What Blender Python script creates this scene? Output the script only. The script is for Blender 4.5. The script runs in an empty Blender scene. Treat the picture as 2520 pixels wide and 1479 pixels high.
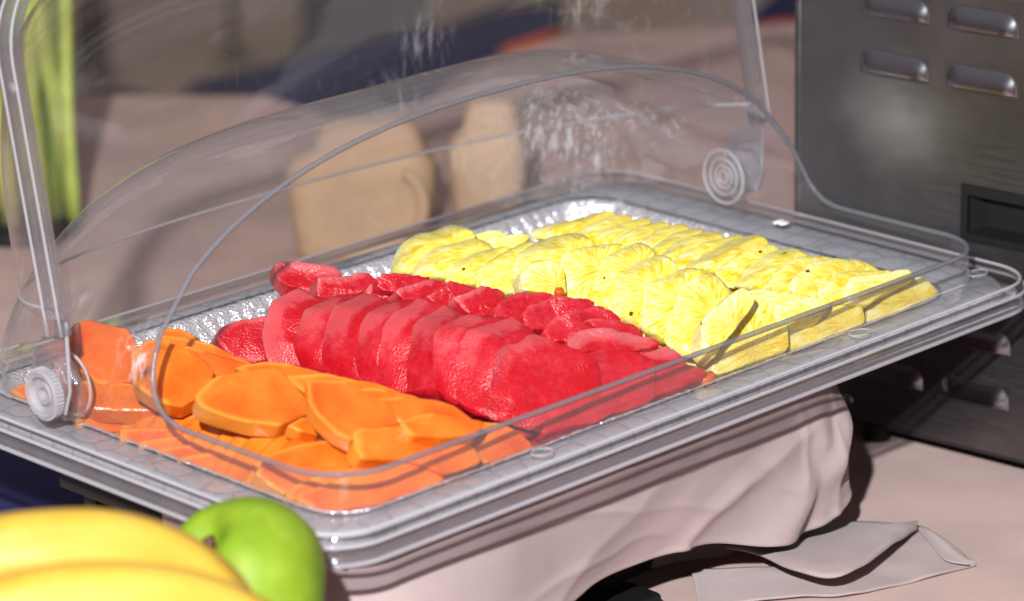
import bpy, bmesh, math, random
from mathutils import Vector, Matrix, noise
import numpy as np
R = math.radians
MM = 0.001
scene = bpy.context.scene
C = scene.collection

# ------------------------------------------------------------------ camera, world, light
cam_d = bpy.data.cameras.new('camera'); cam = bpy.data.objects.new('camera', cam_d); C.objects.link(cam)
yaw, pitch, roll = 0.796650165, 0.320391055, -0.022097598
fw = Vector((math.cos(yaw)*math.cos(pitch), math.sin(yaw)*math.cos(pitch), -math.sin(pitch)))
rt = Vector((math.sin(yaw), -math.cos(yaw), 0)); up = rt.cross(fw)
r2 = rt*math.cos(roll)+up*math.sin(roll); u2 = -rt*math.sin(roll)+up*math.cos(roll)
cam.matrix_world = Matrix(((r2.x, u2.x, -fw.x, -1.2372982), (r2.y, u2.y, -fw.y, -1.2812009), (r2.z, u2.z, -fw.z, 0.6043957), (0, 0, 0, 1)))
cam_d.sensor_width = 36; cam_d.lens = 8564.32/2520*36
cam_d.clip_start = 0.05; cam_d.clip_end = 60
cam_d.dof.use_dof = True; cam_d.dof.focus_distance = 1.83; cam_d.dof.aperture_fstop = 6.6
scene.camera = cam

world = bpy.data.worlds.new('World'); scene.world = world; world.use_nodes = True
wt = world.node_tree; bg = wt.nodes['Background']; bg.inputs[1].default_value = 1.0
_c = wt.nodes.new('ShaderNodeTexCoord'); _s = wt.nodes.new('ShaderNodeSeparateXYZ'); _r = wt.nodes.new('ShaderNodeValToRGB')
_r.color_ramp.elements[0].position = 0.0; _r.color_ramp.elements[0].color = (0.070, 0.058, 0.058, 1)
_r.color_ramp.elements[1].position = 0.9; _r.color_ramp.elements[1].color = (0.33, 0.315, 0.325, 1)
wt.links.new(_c.outputs['Generated'], _s.inputs[0]); wt.links.new(_s.outputs[2], _r.inputs[0]); wt.links.new(_r.outputs[0], bg.inputs[0])

ld = bpy.data.lights.new('flash', 'SPOT'); ld.energy = 325; ld.shadow_soft_size = 0.022; ld.spot_size = R(60); ld.spot_blend = 0.8
ld.color = (1.0, 0.985, 0.97)
flash = bpy.data.objects.new('flash', ld); C.objects.link(flash)
flash.location = (-1.40, -1.18, 1.02)
flash.rotation_euler = (Vector((0.05, 0.0, 0.0))-Vector(flash.location)).to_track_quat('-Z', 'Y').to_euler()
scene.view_settings.view_transform = 'Standard'; scene.view_settings.look = 'None'
scene.view_settings.exposure = 0.0; scene.view_settings.gamma = 1.0
scene.cycles.max_bounces = 16; scene.cycles.transparent_max_bounces = 32
scene.cycles.transmission_bounces = 10; scene.cycles.glossy_bounces = 6
scene.cycles.caustics_reflective = False; scene.cycles.caustics_refractive = False
scene.cycles.sample_clamp_indirect = 6.0

# ------------------------------------------------------------------ materials
def mat(name):
    m = bpy.data.materials.new(name); m.use_nodes = True
    nt = m.node_tree; nt.nodes.clear()
    out = nt.nodes.new('ShaderNodeOutputMaterial')
    return m, nt, out
def N(nt, t, **kw):
    n = nt.nodes.new('ShaderNode'+t)
    for k, v in kw.items():
        if k.startswith('_'): setattr(n, k[1:], v)
        else: n.inputs[k.replace('__', ' ')].default_value = v
    return n
def L(nt, a, ao, b, bi): nt.links.new(a.outputs[ao], b.inputs[bi])
def ramp(nt, stops, interp='LINEAR'):
    r = nt.nodes.new('ShaderNodeValToRGB'); cr = r.color_ramp; cr.interpolation = interp
    while len(cr.elements) < len(stops): cr.elements.new(0.5)
    for e, (p, c) in zip(cr.elements, stops):
        e.position = p; e.color = (*c, 1) if len(c) == 3 else c
    return r
def g(v): return (v, v, v)
def pbsdf(nt, out, **kw):
    b = N(nt, 'BsdfPrincipled', **kw); L(nt, b, 0, out, 0); return b
def noise_n(nt, coord, scale, detail=4, rough=.55, vec='Object', mp=None):
    if mp is not None:
        m_ = N(nt, 'Mapping'); m_.inputs['Scale'].default_value = mp; L(nt, coord, vec, m_, 'Vector'); src, so = m_, 0
    else: src, so = coord, vec
    n = N(nt, 'TexNoise', Scale=scale, Detail=detail, Roughness=rough); L(nt, src, so, n, 'Vector'); return n
def bump(nt, h, ho, b, strength, dist):
    u = N(nt, 'Bump', Strength=strength, Distance=dist); L(nt, h, ho, u, 'Height'); L(nt, u, 0, b, 'Normal'); return u

def m_fruit(kind):
    m, nt, out = mat(kind+'_flesh')
    tc = N(nt, 'TexCoord'); rind = N(nt, 'Attribute'); rind.attribute_name = 'rind'; pol = N(nt, 'Attribute'); pol.attribute_name = 'polar'
    rnd = N(nt, 'ObjectInfo')
    off = N(nt, 'VectorMath', _operation='ADD'); L(nt, tc, 'Object', off, 0)
    sc = N(nt, 'VectorMath', _operation='SCALE', Scale=5.0); L(nt, rnd, 'Random', sc, 0); L(nt, sc, 0, off, 1)
    b = pbsdf(nt, out)
    if kind == 'watermelon':
        n1 = N(nt, 'TexNoise', Scale=55, Detail=4, Roughness=.6); L(nt, off, 0, n1, 'Vector')
        n2 = N(nt, 'TexNoise', Scale=230, Detail=5, Roughness=.65); L(nt, off, 0, n2, 'Vector')
        ma = N(nt, 'Math', _operation='MULTIPLY_ADD'); L(nt, n1, 0, ma, 0); ma.inputs[1].default_value = .9
        L(nt, rind, 'Fac', ma, 2)
        mb = N(nt, 'Math', _operation='MULTIPLY_ADD'); L(nt, n2, 0, mb, 0); mb.inputs[1].default_value = .8; L(nt, ma, 0, mb, 2)
        cr = ramp(nt, [(.42, (.42, .001, .006)), (.56, (.46, .004, .013)), (.70, (.49, .018, .034)), (.86, (.54, .06, .07))]); mbs = N(nt, 'Math', _operation='MULTIPLY'); L(nt, mb, 0, mbs, 0); mbs.inputs[1].default_value = .69; L(nt, mbs, 0, cr, 0)
        # whitish rind side only where the rind value is high
        cr2 = ramp(nt, [(.70, g(0)), (1.3, g(1))])
        mc = N(nt, 'Math', _operation='MULTIPLY_ADD'); L(nt, n1, 0, mc, 0); mc.inputs[1].default_value = .35; L(nt, rind, 'Fac', mc, 2); L(nt, mc, 0, cr2, 0)
        mx = N(nt, 'MixRGB'); L(nt, cr2, 0, mx, 0); L(nt, cr, 0, mx, 1); mx.inputs[2].default_value = (.53, .10, .11, 1)
        L(nt, mx, 0, b, 'Base Color')
        n3 = N(nt, 'TexNoise', Scale=520, Detail=5, Roughness=.8); L(nt, off, 0, n3, 'Vector')
        v = N(nt, 'TexVoronoi', Scale=800); L(nt, off, 0, v, 'Vector')
        ad = N(nt, 'Math', _operation='MULTIPLY_ADD'); L(nt, v, 0, ad, 0); ad.inputs[1].default_value = .8; L(nt, n3, 0, ad, 2)
        bump(nt, ad, 0, b, .42, .0009)
        b.inputs['Roughness'].default_value = .25; b.inputs['Subsurface Weight'].default_value = .5
        b.inputs['Subsurface Radius'].default_value = (.006, .0012, .001); b.inputs['Subsurface Scale'].default_value = 1.0
        b.inputs['Specular IOR Level'].default_value = .55
    elif kind == 'pineapple':
        # fibres fan out from the core: noise stretched along the radius
        sep = N(nt, 'SeparateXYZ'); L(nt, pol, 'Vector', sep, 0)
        cmb = N(nt, 'CombineXYZ')
        m1 = N(nt, 'Math', _operation='MULTIPLY'); L(nt, sep, 0, m1, 0); m1.inputs[1].default_value = .8
        m2 = N(nt, 'Math', _operation='MULTIPLY'); L(nt, sep, 1, m2, 0); m2.inputs[1].default_value = 7.5
        ad = N(nt, 'Math', _operation='ADD'); L(nt, m2, 0, ad, 0); L(nt, rnd, 'Random', ad, 1)
        L(nt, m1, 0, cmb, 0); L(nt, ad, 0, cmb, 1); L(nt, sep, 2, cmb, 2)
        fib = N(nt, 'TexNoise', Scale=1.6, Detail=5, Roughness=.6, Distortion=.5); L(nt, cmb, 0, fib, 'Vector')
        n1 = N(nt, 'TexNoise', Scale=75, Detail=3, Roughness=.6); L(nt, off, 0, n1, 'Vector')
        mi = N(nt, 'Math', _operation='MULTIPLY_ADD'); L(nt, fib, 0, mi, 0); mi.inputs[1].default_value = 1.05
        m3 = N(nt, 'Math', _operation='MULTIPLY'); L(nt, n1, 0, m3, 0); m3.inputs[1].default_value = .2; L(nt, m3, 0, mi, 2)
        mr = N(nt, 'Math', _operation='MULTIPLY_ADD'); L(nt, rind, 'Fac', mr, 0); mr.inputs[1].default_value = .17; L(nt, mi, 0, mr, 2)
        cr = ramp(nt, [(.46, (.68, .40, .006)), (.58, (.75, .57, .035)), (.70, (.79, .69, .17)), (.86, (.84, .79, .45))]); L(nt, mr, 0, cr, 0)
        # brown pin-prick eyes
        L(nt, cr, 0, b, 'Base Color')
        n3 = N(nt, 'TexNoise', Scale=260, Detail=4, Roughness=.7); L(nt, off, 0, n3, 'Vector')
        ad2 = N(nt, 'Math', _operation='MULTIPLY_ADD'); L(nt, fib, 0, ad2, 0); ad2.inputs[1].default_value = 1.2; L(nt, n3, 0, ad2, 2)
        bump(nt, ad2, 0, b, .5, .0012)
        b.inputs['Roughness'].default_value = .27; b.inputs['Subsurface Weight'].default_value = .35
        b.inputs['Subsurface Radius'].default_value = (.006, .004, .0008); b.inputs['Subsurface Scale'].default_value = 1.0
    else:
        n1 = N(nt, 'TexNoise', Scale=38, Detail=4, Roughness=.55); L(nt, off, 0, n1, 'Vector')
        ma = N(nt, 'Math', _operation='MULTIPLY_ADD'); L(nt, n1, 0, ma, 0); ma.inputs[1].default_value = .7
        mr = N(nt, 'Math', _operation='MULTIPLY'); L(nt, rind, 'Fac', mr, 0); mr.inputs[1].default_value = .38; L(nt, mr, 0, ma, 2)
        cr = ramp(nt, [(.22, (.56, .065, .004)), (.36, (.63, .125, .010)), (.52, (.67, .19, .022)), (.80, (.66, .26, .035))]); L(nt, ma, 0, cr, 0)
        hs = N(nt, 'HueSaturation'); mrr = N(nt, 'MapRange'); L(nt, rnd, 'Random', mrr, 0); mrr.inputs[3].default_value = .496; mrr.inputs[4].default_value = .508
        L(nt, mrr, 0, hs, 'Hue'); L(nt, cr, 0, hs, 'Color'); L(nt, hs, 0, b, 'Base Color')
        n3 = N(nt, 'TexNoise', Scale=190, Detail=4, Roughness=.6); L(nt, off, 0, n3, 'Vector')
        bump(nt, n3, 0, b, .5, .0011)
        b.inputs['Roughness'].default_value = .24; b.inputs['Subsurface Weight'].default_value = .4
        b.inputs['Subsurface Radius'].default_value = (.006, .0018, .0004); b.inputs['Subsurface Scale'].default_value = 1.0
        b.inputs['Coat Weight'].default_value = .22; b.inputs['Coat Roughness'].default_value = .12
    return m
def m_clear(name, haze=.05, rough=.05, scuff=.35, tint=(.975, .955, .95), graze=.12, glint_patches=(), refl=.07):
    """clear moulded plastic sheet: see-through, mirror at grazing angles, thin milky scratches"""
    m, nt, out = mat(name)
    tr = N(nt, 'BsdfTransparent', Color=(*tint, 1)); gl = N(nt, 'BsdfGlossy', Color=(1, 1, 1, 1), Roughness=rough)
    df = N(nt, 'BsdfDiffuse', Color=(.80, .80, .86, 1)); tl = N(nt, 'BsdfTranslucent', Color=(.75, .75, .8, 1))
    tc = N(nt, 'TexCoord')
    mixd = N(nt, 'MixShader', Fac=.35); L(nt, df, 0, mixd, 1); L(nt, tl, 0, mixd, 2)
    s1 = noise_n(nt, tc, 60, 6, .7, mp=(9, 1, 1)); s2 = noise_n(nt, tc, 60, 6, .7, mp=(1, 1.4, 12)); s3 = noise_n(nt, tc, 9, 3, .5)
    r1 = ramp(nt, [(.60, g(0)), (.78, g(1))]); r2_ = ramp(nt, [(.61, g(0)), (.8, g(1))]); r3 = ramp(nt, [(.42, g(0)), (.7, g(1))])
    L(nt, s1, 0, r1, 0); L(nt, s2, 0, r2_, 0); L(nt, s3, 0, r3, 0)
    mx = N(nt, 'Math', _operation='MAXIMUM'); L(nt, r1, 0, mx, 0); L(nt, r2_, 0, mx, 1)
    ml = N(nt, 'Math', _operation='MULTIPLY'); L(nt, mx, 0, ml, 0); L(nt, r3, 0, ml, 1)
    sc = N(nt, 'Math', _operation='MULTIPLY_ADD'); L(nt, ml, 0, sc, 0); sc.inputs[1].default_value = scuff; sc.inputs[2].default_value = haze
    lw = N(nt, 'LayerWeight', Blend=.28)
    lp = N(nt, 'Math', _operation='POWER'); L(nt, lw, 'Facing', lp, 0); lp.inputs[1].default_value = 2.4
    fz = N(nt, 'Math', _operation='MULTIPLY_ADD', _use_clamp=True); L(nt, lp, 0, fz, 0); fz.inputs[1].default_value = graze  # pale haze painted in at grazing angles, in place of bright ceiling reflections
    if glint_patches:      # streaky white glints and caustics painted into the plastic
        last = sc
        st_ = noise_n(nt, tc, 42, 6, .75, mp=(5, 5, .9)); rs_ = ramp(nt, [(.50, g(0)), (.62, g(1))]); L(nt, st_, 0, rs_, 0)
        for (px_, py_, pz_, pr_, pa_) in glint_patches:
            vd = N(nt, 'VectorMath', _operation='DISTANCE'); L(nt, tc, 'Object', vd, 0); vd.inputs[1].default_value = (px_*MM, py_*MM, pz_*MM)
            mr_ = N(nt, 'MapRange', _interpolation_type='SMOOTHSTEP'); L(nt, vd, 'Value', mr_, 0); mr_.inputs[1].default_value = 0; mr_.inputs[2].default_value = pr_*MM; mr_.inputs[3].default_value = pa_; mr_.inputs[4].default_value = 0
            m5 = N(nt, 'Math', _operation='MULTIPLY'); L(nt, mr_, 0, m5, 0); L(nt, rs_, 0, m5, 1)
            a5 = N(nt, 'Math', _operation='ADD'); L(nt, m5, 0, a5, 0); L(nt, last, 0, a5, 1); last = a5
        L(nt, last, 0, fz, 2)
    else: L(nt, sc, 0, fz, 2)
    hz = N(nt, 'MixShader'); L(nt, fz, 0, hz, 0); L(nt, tr, 0, hz, 1); L(nt, mixd, 0, hz, 2)
    fr = N(nt, 'LayerWeight', Blend=.5)
    fp = N(nt, 'Math', _operation='POWER'); L(nt, fr, 'Facing', fp, 0); fp.inputs[1].default_value = 4.5
    f2 = N(nt, 'Math', _operation='MULTIPLY_ADD', _use_clamp=True); L(nt, fp, 0, f2, 0); f2.inputs[1].default_value = .8; f2.inputs[2].default_value = refl
    mm = N(nt, 'MixShader'); L(nt, f2, 0, mm, 0); L(nt, hz, 0, mm, 1); L(nt, gl, 0, mm, 2); L(nt, mm, 0, out, 0)
    bu = N(nt, 'Bump', Strength=.12, Distance=.0005); nb = noise_n(nt, tc, 22, 3, .5); L(nt, nb, 0, bu, 'Height')
    L(nt, bu, 0, gl, 'Normal'); L(nt, bu, 0, fr, 'Normal')
    return m
def m_thick(name, tint=(.93, .93, .96), white=.10, rough=.05, tr=(.9, .9, .93), trf=.5):
    """thick clear plastic: refracts, edges pick up light"""
    m, nt, out = mat(name)
    gl = N(nt, 'BsdfGlass', Color=(*tint, 1), Roughness=rough, IOR=1.49)
    tr = N(nt, 'BsdfTransparent', Color=(*tr, 1)); df = N(nt, 'BsdfDiffuse', Color=(.8, .8, .86, 1))
    a = N(nt, 'MixShader', Fac=trf); L(nt, gl, 0, a, 1); L(nt, tr, 0, a, 2)
    b = N(nt, 'MixShader', Fac=white); L(nt, a, 0, b, 1); L(nt, df, 0, b, 2); L(nt, b, 0, out, 0)
    tc = N(nt, 'TexCoord'); nb = noise_n(nt, tc, 90, 3, .5); bu = N(nt, 'Bump', Strength=.3, Distance=.0008); L(nt, nb, 0, bu, 'Height'); L(nt, bu, 0, gl, 'Normal')
    return m
def m_simple(name, col, rough=.5, metal=0, bs=None, bd=.001, bstr=.3, var=.0, **kw):
    m, nt, out = mat(name)
    b = pbsdf(nt, out, Roughness=rough, Metallic=metal); tc = N(nt, 'TexCoord')
    for k, v in kw.items(): b.inputs[k.replace('__', ' ')].default_value = v
    if var:
        n = noise_n(nt, tc, bs or 20, 5, .6); hi = tuple(min(1, c*(1+var)) for c in col); lo = tuple(c*(1-var) for c in col)
        r = ramp(nt, [(.3, lo), (.7, hi)]); L(nt, n, 0, r, 0); L(nt, r, 0, b, 'Base Color')
    else: b.inputs['Base Color'].default_value = (*col, 1)
    if bs:
        n2 = noise_n(nt, tc, bs*3, 4, .6); bump(nt, n2, 0, b, bstr, bd)
    return m
def m_cloth(name, col, wave=900, sheen=.15):
    m, nt, out = mat(name)
    b = pbsdf(nt, out, Roughness=.78); tc = N(nt, 'TexCoord')
    uv = N(nt, 'UVMap'); uv.uv_map = 'UVMap'
    w = N(nt, 'TexWave', _wave_type='BANDS', _bands_direction='DIAGONAL', Scale=wave, Distortion=.6); w.inputs['Detail'].default_value = 1; L(nt, uv, 0, w, 'Vector')
    n = noise_n(nt, tc, 900, 3, .7); n1 = noise_n(nt, tc, 14, 3, .5)
    r = ramp(nt, [(.3, tuple(c*.80 for c in col)), (.7, tuple(c*1.10 for c in col))]); L(nt, n1, 0, r, 0)
    r2_ = ramp(nt, [(0, g(.80)), (1, g(1.06))]); L(nt, w, 0, r2_, 0)
    mx = N(nt, 'MixRGB', _blend_type='MULTIPLY', Fac=.9); L(nt, r, 0, mx, 1); L(nt, r2_, 0, mx, 2); L(nt, mx, 0, b, 'Base Color')
    ad = N(nt, 'Math', _operation='ADD'); L(nt, w, 0, ad, 0); L(nt, n, 0, ad, 1)
    bump(nt, ad, 0, b, .5, .0004)
    b.inputs['Sheen Weight'].default_value = sheen; b.inputs['Sheen Roughness'].default_value = .4
    b.inputs['Specular IOR Level'].default_value = .25
    return m
def m_foil():
    m, nt, out = mat('embossed_foil')
    b = pbsdf(nt, out, Metallic=.72, Roughness=.25); tc = N(nt, 'TexCoord')
    b.inputs['Base Color'].default_value = (.90, .90, .97, 1)
    v = N(nt, 'TexVoronoi', Scale=640); L(nt, tc, 'Object', v, 'Vector')
    n = noise_n(nt, tc, 70, 4, .6)
    ad = N(nt, 'Math', _operation='MULTIPLY_ADD'); L(nt, v, 0, ad, 0); ad.inputs[1].default_value = .45; L(nt, n, 0, ad, 2)
    bump(nt, ad, 0, b, 1.0, .0022)
    return m
def m_scales():
    """grey platter with a printed and embossed pattern of rounded scales"""
    m, nt, out = mat('scale_patterned_grey')
    b = pbsdf(nt, out, Roughness=.30, Metallic=.25); tc = N(nt, 'TexCoord')
    mp = N(nt, 'Mapping'); mp.inputs['Scale'].default_value = (1, 1, .02); L(nt, tc, 'Object', mp, 'Vector')
    dn = N(nt, 'TexNoise', Scale=30, Detail=2); L(nt, mp, 0, dn, 'Vector')
    v = N(nt, 'TexVoronoi', _feature='DISTANCE_TO_EDGE', Scale=56, Randomness=.5); L(nt, mp, 0, v, 'Vector')
    v2 = N(nt, 'TexVoronoi', Scale=56, Randomness=.5); L(nt, mp, 0, v2, 'Vector')
    w = N(nt, 'TexWave', _wave_type='BANDS', Scale=260, Distortion=3); L(nt, v2, 'Position', w, 'Vector')
    r = ramp(nt, [(.0, (.32, .33, .38)), (.03, (.34, .35, .40)), (.07, (.43, .44, .495)), (.4, (.45, .46, .52))]); L(nt, v, 0, r, 0)
    n = noise_n(nt, tc, 500, 3, .7); r3 = ramp(nt, [(.3, g(.82)), (.7, g(1.1))]); L(nt, n, 0, r3, 0)
    mx = N(nt, 'MixRGB', _blend_type='MULTIPLY', Fac=1); L(nt, r, 0, mx, 1); L(nt, r3, 0, mx, 2); L(nt, mx, 0, b, 'Base Color')
    r4 = ramp(nt, [(0, g(0)), (.15, g(1))]); L(nt, v, 0, r4, 0); bump(nt, r4, 0, b, .35, .0006)
    return m
def m_steel():
    m, nt, out = mat('brushed_steel')
    b = pbsdf(nt, out, Metallic=1.0, Roughness=.33); tc = N(nt, 'TexCoord')
    b.inputs['Base Color'].default_value = (.30, .29, .31, 1)
    n = noise_n(nt, tc, 30, 5, .6, mp=(1, 1, 22)); r = ramp(nt, [(.3, g(.30)), (.7, g(.46))]); L(nt, n, 0, r, 0); L(nt, r, 0, b, 'Roughness')
    n2 = noise_n(nt, tc, 7, 4, .6); r2_ = ramp(nt, [(.3, (.14, .14, .155)), (.55, (.215, .21, .225)), (.75, (.32, .31, .315))]); L(nt, n2, 0, r2_, 0); L(nt, r2_, 0, b, 'Base Color')
    vd = N(nt, 'VectorMath', _operation='DISTANCE'); L(nt, tc, 'Object', vd, 0); vd.inputs[1].default_value = (.052, 0, .205)  # bright reflection spot painted into the steel colour
    n4 = noise_n(nt, tc, 26, 4, .6, mp=(1, 1, 1.6)); ad = N(nt, 'Math', _operation='MULTIPLY_ADD'); L(nt, n4, 0, ad, 0); ad.inputs[1].default_value = -.035; L(nt, vd, 'Value', ad, 2)
    mr = N(nt, 'MapRange', _interpolation_type='SMOOTHSTEP'); L(nt, ad, 0, mr, 0); mr.inputs[1].default_value = -.026; mr.inputs[2].default_value = .034; mr.inputs[3].default_value = 1; mr.inputs[4].default_value = 0
    mc = N(nt, 'MixRGB'); L(nt, mr, 0, mc, 0); L(nt, r2_, 0, mc, 1); mc.inputs[2].default_value = (.37, .365, .36, 1); L(nt, mc, 0, b, 'Base Color')
    mt = N(nt, 'MapRange'); L(nt, mr, 0, mt, 0); mt.inputs[3].default_value = .96; mt.inputs[4].default_value = .72; L(nt, mt, 0, b, 'Metallic')
    bump(nt, n, 0, b, .08, .0004)
    return m
MELON = m_fruit('watermelon'); PINE = m_fruit('pineapple'); PAPAYA = m_fruit('papaya')
GLINT_PATCHES = ((176, 141, 60, 40, 1.3), (203, 139, 30, 44, 1.6), (222, 132, 54, 30, 1.0), (240, 98, 60, 34, 1.4), (-240, -2, 44, 26, .9), (-241, 60, 60, 24, .3))  # where painted glints sit on the dome
SHEET = m_clear('clear_sheet', haze=.02, scuff=.16, graze=.5, glint_patches=GLINT_PATCHES, refl=.085, rough=.055)
LIDM = m_clear('clear_lid_sheet', refl=.07, rough=.06, haze=.015, scuff=.22, graze=.2, glint_patches=((125, 140, 85, 30, .35), (105, 138, 55, 26, .4), (215, 95, 105, 30, .55)))  # lid streaks are painted highlights too
WALLM = m_clear('clear_low_wall', haze=.03, scuff=.08)
RIMM = m_thick('clear_rim', white=.33)
EDGEM = m_thick('clear_edge', white=.12, tint=(.5, .5, .56), tr=(.56, .56, .62), trf=.84)
ARMM = m_thick('clear_arm', white=.05)
KNOBM = m_thick('frosted_knob', white=.30, rough=.12)
FOIL = m_foil(); SCALES = m_scales(); STEEL = m_steel()
CLOTH = m_cloth('mauve_twill', (.47, .375, .375)); TABLECLOTH = m_cloth('mauve_tablecloth', (.50, .315, .285), wave=500)
BLACK = m_simple('black_plastic', (.003, .003, .004), .6, bs=60, bstr=.2)
DARK = m_simple('dark_metal', (.02, .02, .022), .5, bs=60)
NAVY = m_simple('navy_fabric', (.011, .009, .075), .85, bs=60, var=.3)
ORANGE_TRIM = m_simple('orange_trim', (.75, .12, .02), .6, bs=60)
FLOORM = m_simple('beige_floor_tile', (.46, .35, .27), .55, bs=3, var=.12)
GREYP = m_simple('grey_painted_post', (.10, .09, .10), .6, bs=20, var=.15)
YELLOW_REFL = m_simple('pale_yellow_reflection', (.50, .345, .225), .8, bs=25, var=.12)  # for the added shapes that imitate yellow fruit reflections
MIRROR = m_simple('polished_steel', (.36, .36, .41), .2, 1.0, bs=40, bstr=.05)
BROWNEYE = m_simple('brown_eye', (.06, .015, .01), .5)
GREENBIT = m_simple('green_peel', (.10, .28, .01), .5)
WHITEBIT = m_simple('white_sauce', (.85, .85, .87), .3)

# ------------------------------------------------------------------ helpers
def link(name, me, m=None, parent=None, smooth=True):
    o = bpy.data.objects.new(name, me); C.objects.link(o)
    if m is not None: me.materials.append(m)
    if smooth and len(me.polygons): me.polygons.foreach_set('use_smooth', [True]*len(me.polygons))
    if parent is not None: o.parent = parent
    return o
def mesh(name, verts, faces): 
    me = bpy.data.meshes.new(name); me.from_pydata([tuple(v) for v in verts], [], faces); me.update(); return me
def tag(o, label=None, cat=None, group=None, kind=None):
    if label: o['label'] = label
    if cat: o['category'] = cat
    if group: o['group'] = group
    if kind: o['kind'] = kind
    return o
def empty(name, loc=(0, 0, 0), rz=0):
    o = bpy.data.objects.new(name, None); C.objects.link(o); o.location = Vector(loc); o.rotation_euler = (0, 0, rz); o.empty_display_size = .01; return o
def mmv(*p): return tuple(c*MM for c in p)
def rr_path(hx, hy, r, n=8, cx=0, cy=0):
    pts = []
    for (sx, sy, a0) in ((1, 1, 0), (-1, 1, 90), (-1, -1, 180), (1, -1, 270)):
        for i in range(n+1):
            a = R(a0+90*i/n); pts.append((cx+sx*(hx-r)+r*math.cos(a), cy+sy*(hy-r)+r*math.sin(a)))
    return pts
def densify(p, step):
    out = []
    for i in range(len(p)):
        a, b = p[i], p[(i+1) % len(p)]; d = math.dist(a, b); k = max(1, int(d/step))
        for j in range(k): out.append(tuple(a[q]+(b[q]-a[q])*j/k for q in range(len(a))))
    return out
def loft(rings, closed=True):
    """rings: list of equal-length lists of 3D mm points"""
    n = len(rings[0]); v = [mmv(*p) for rg in rings for p in rg]; f = []
    for i in range(len(rings)-1):
        for j in range(n if closed else n-1):
            a = i*n+j; b = i*n+(j+1) % n; f.append((a, b, b+n, a+n))
    return v, f
def tube(path, rad, closed=False, seg=10, sx=1, sy=1, upv=(0, 0, 1)):
    """round (or squashed) bar along 3D mm path"""
    P = [Vector(p) for p in path]; n = len(P); rings = []; prev = None
    for i in range(n):
        if closed: t = (P[(i+1) % n]-P[i-1]).normalized()
        else: t = (P[min(i+1, n-1)]-P[max(i-1, 0)]).normalized()
        u = Vector(upv) if prev is None else prev
        u = (u-t*u.dot(t)); u = u.normalized() if u.length > 1e-6 else t.orthogonal().normalized()
        prev = u; w = t.cross(u); rr = rad[i] if isinstance(rad, (list, tuple)) else rad
        rings.append([P[i]+u*(rr*sx*math.cos(a))+w*(rr*sy*math.sin(a)) for a in [2*math.pi*k/seg for k in range(seg)]])
    if closed: rings.append(rings[0])
    v, f = loft(rings)
    if not closed:
        f.append(tuple(range(seg))[::-1]); f.append(tuple(range(len(v)-seg, len(v))))
    return v, f
def boxv(x0, x1, y0, y1, z0, z1, bev=1.0, seg=3):
    bm = bmesh.new(); bmesh.ops.create_cube(bm, size=1)
    for v in bm.verts: v.co = Vector(((x0+x1)/2+v.co.x*(x1-x0), (y0+y1)/2+v.co.y*(y1-y0), (z0+z1)/2+v.co.z*(z1-z0)))*MM
    if bev: bmesh.ops.bevel(bm, geom=bm.edges[:], offset=bev*MM, segments=seg, affect='EDGES', profile=.5)
    me = bpy.data.meshes.new('box'); bm.to_mesh(me); bm.free(); return me
def lathe(prof, seg=32, axis='z', c=(0, 0, 0)):
    rings = []
    for r, h in prof:
        ring = []
        for k in range(seg):
            a = 2*math.pi*k/seg; p = (r*math.cos(a), r*math.sin(a), h)
            if axis == 'x': p = (p[2], p[0], p[1])
            ring.append(tuple(p[i]+c[i] for i in range(3)))
        rings.append(ring)
    v, f = loft(rings); f.append(tuple(range(seg))[::-1]); f.append(tuple(range(len(v)-seg, len(v)))); return v, f
def auto(o, ang=40):
    me = o.data; me.polygons.foreach_set('use_smooth', [True]*len(me.polygons))
    try: me.set_sharp_from_angle(angle=R(ang))
    except Exception: pass
def add_uv(me, fn):
    uv = me.uv_layers.new(name='UVMap')
    for l in me.loops: uv.data[l.index].uv = fn(me.vertices[l.vertex_index].co, l.vertex_index)
def gridmesh(name, fn, nu, nv):
    v = [fn(i/(nu-1), j/(nv-1)) for j in range(nv) for i in range(nu)]
    f = [(j*nu+i, j*nu+i+1, (j+1)*nu+i+1, (j+1)*nu+i) for j in range(nv-1) for i in range(nu-1)]
    me = mesh(name, v, f)
    # arc-length style uv in metres
    add_uv(me, lambda co, k: (((k % nu)/(nu-1)), ((k//nu)/(nv-1))))
    return me
def lerp_path(P, t):
    n = len(P)-1; x = min(max(t, 0), 1)*n; i = min(int(x), n-1); u = x-i
    p0 = P[max(i-1, 0)]; p1 = P[i]; p2 = P[i+1]; p3 = P[min(i+2, n)]
    return tuple(.5*((2*b)+(-a+c)*u+(2*a-5*b+4*c-d)*u*u+(-a+3*b-3*c+d)*u**3) for a, b, c, d in zip(p0, p1, p2, p3))

# ------------------------------------------------------------------ setting: tabletop and floor
FLOOR_Z = -890
fl = link('floor', mesh('floor', [mmv(-6000, -6000, FLOOR_Z), mmv(12000, -6000, FLOOR_Z), mmv(12000, 12000, FLOOR_Z), mmv(-6000, 12000, FLOOR_Z)], [(0, 1, 2, 3)]), FLOORM)
tag(fl, kind='structure')
TZ = -140
def tz(x, y): return TZ + 1.1*noise.noise(Vector((x*.008, y*.012, 1)))
outline = [(-900, -700), (760, -700), (1500, -300), (1350, 420), (1046, 690), (884, 815), (745, 800), (640, 738), (566, 768), (574, 860), (440, 1025), (300, 1090), (-200, 1180), (-330, 600), (-900, 500)]
bm = bmesh.new()
tv = []
def inside(x, y, P):
    c = False; j = len(P)-1
    for i in range(len(P)):
        if (P[i][1] > y) != (P[j][1] > y) and x < (P[j][0]-P[i][0])*(y-P[i][1])/(P[j][1]-P[i][1])+P[i][0]: c = not c
        j = i
    return c
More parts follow.
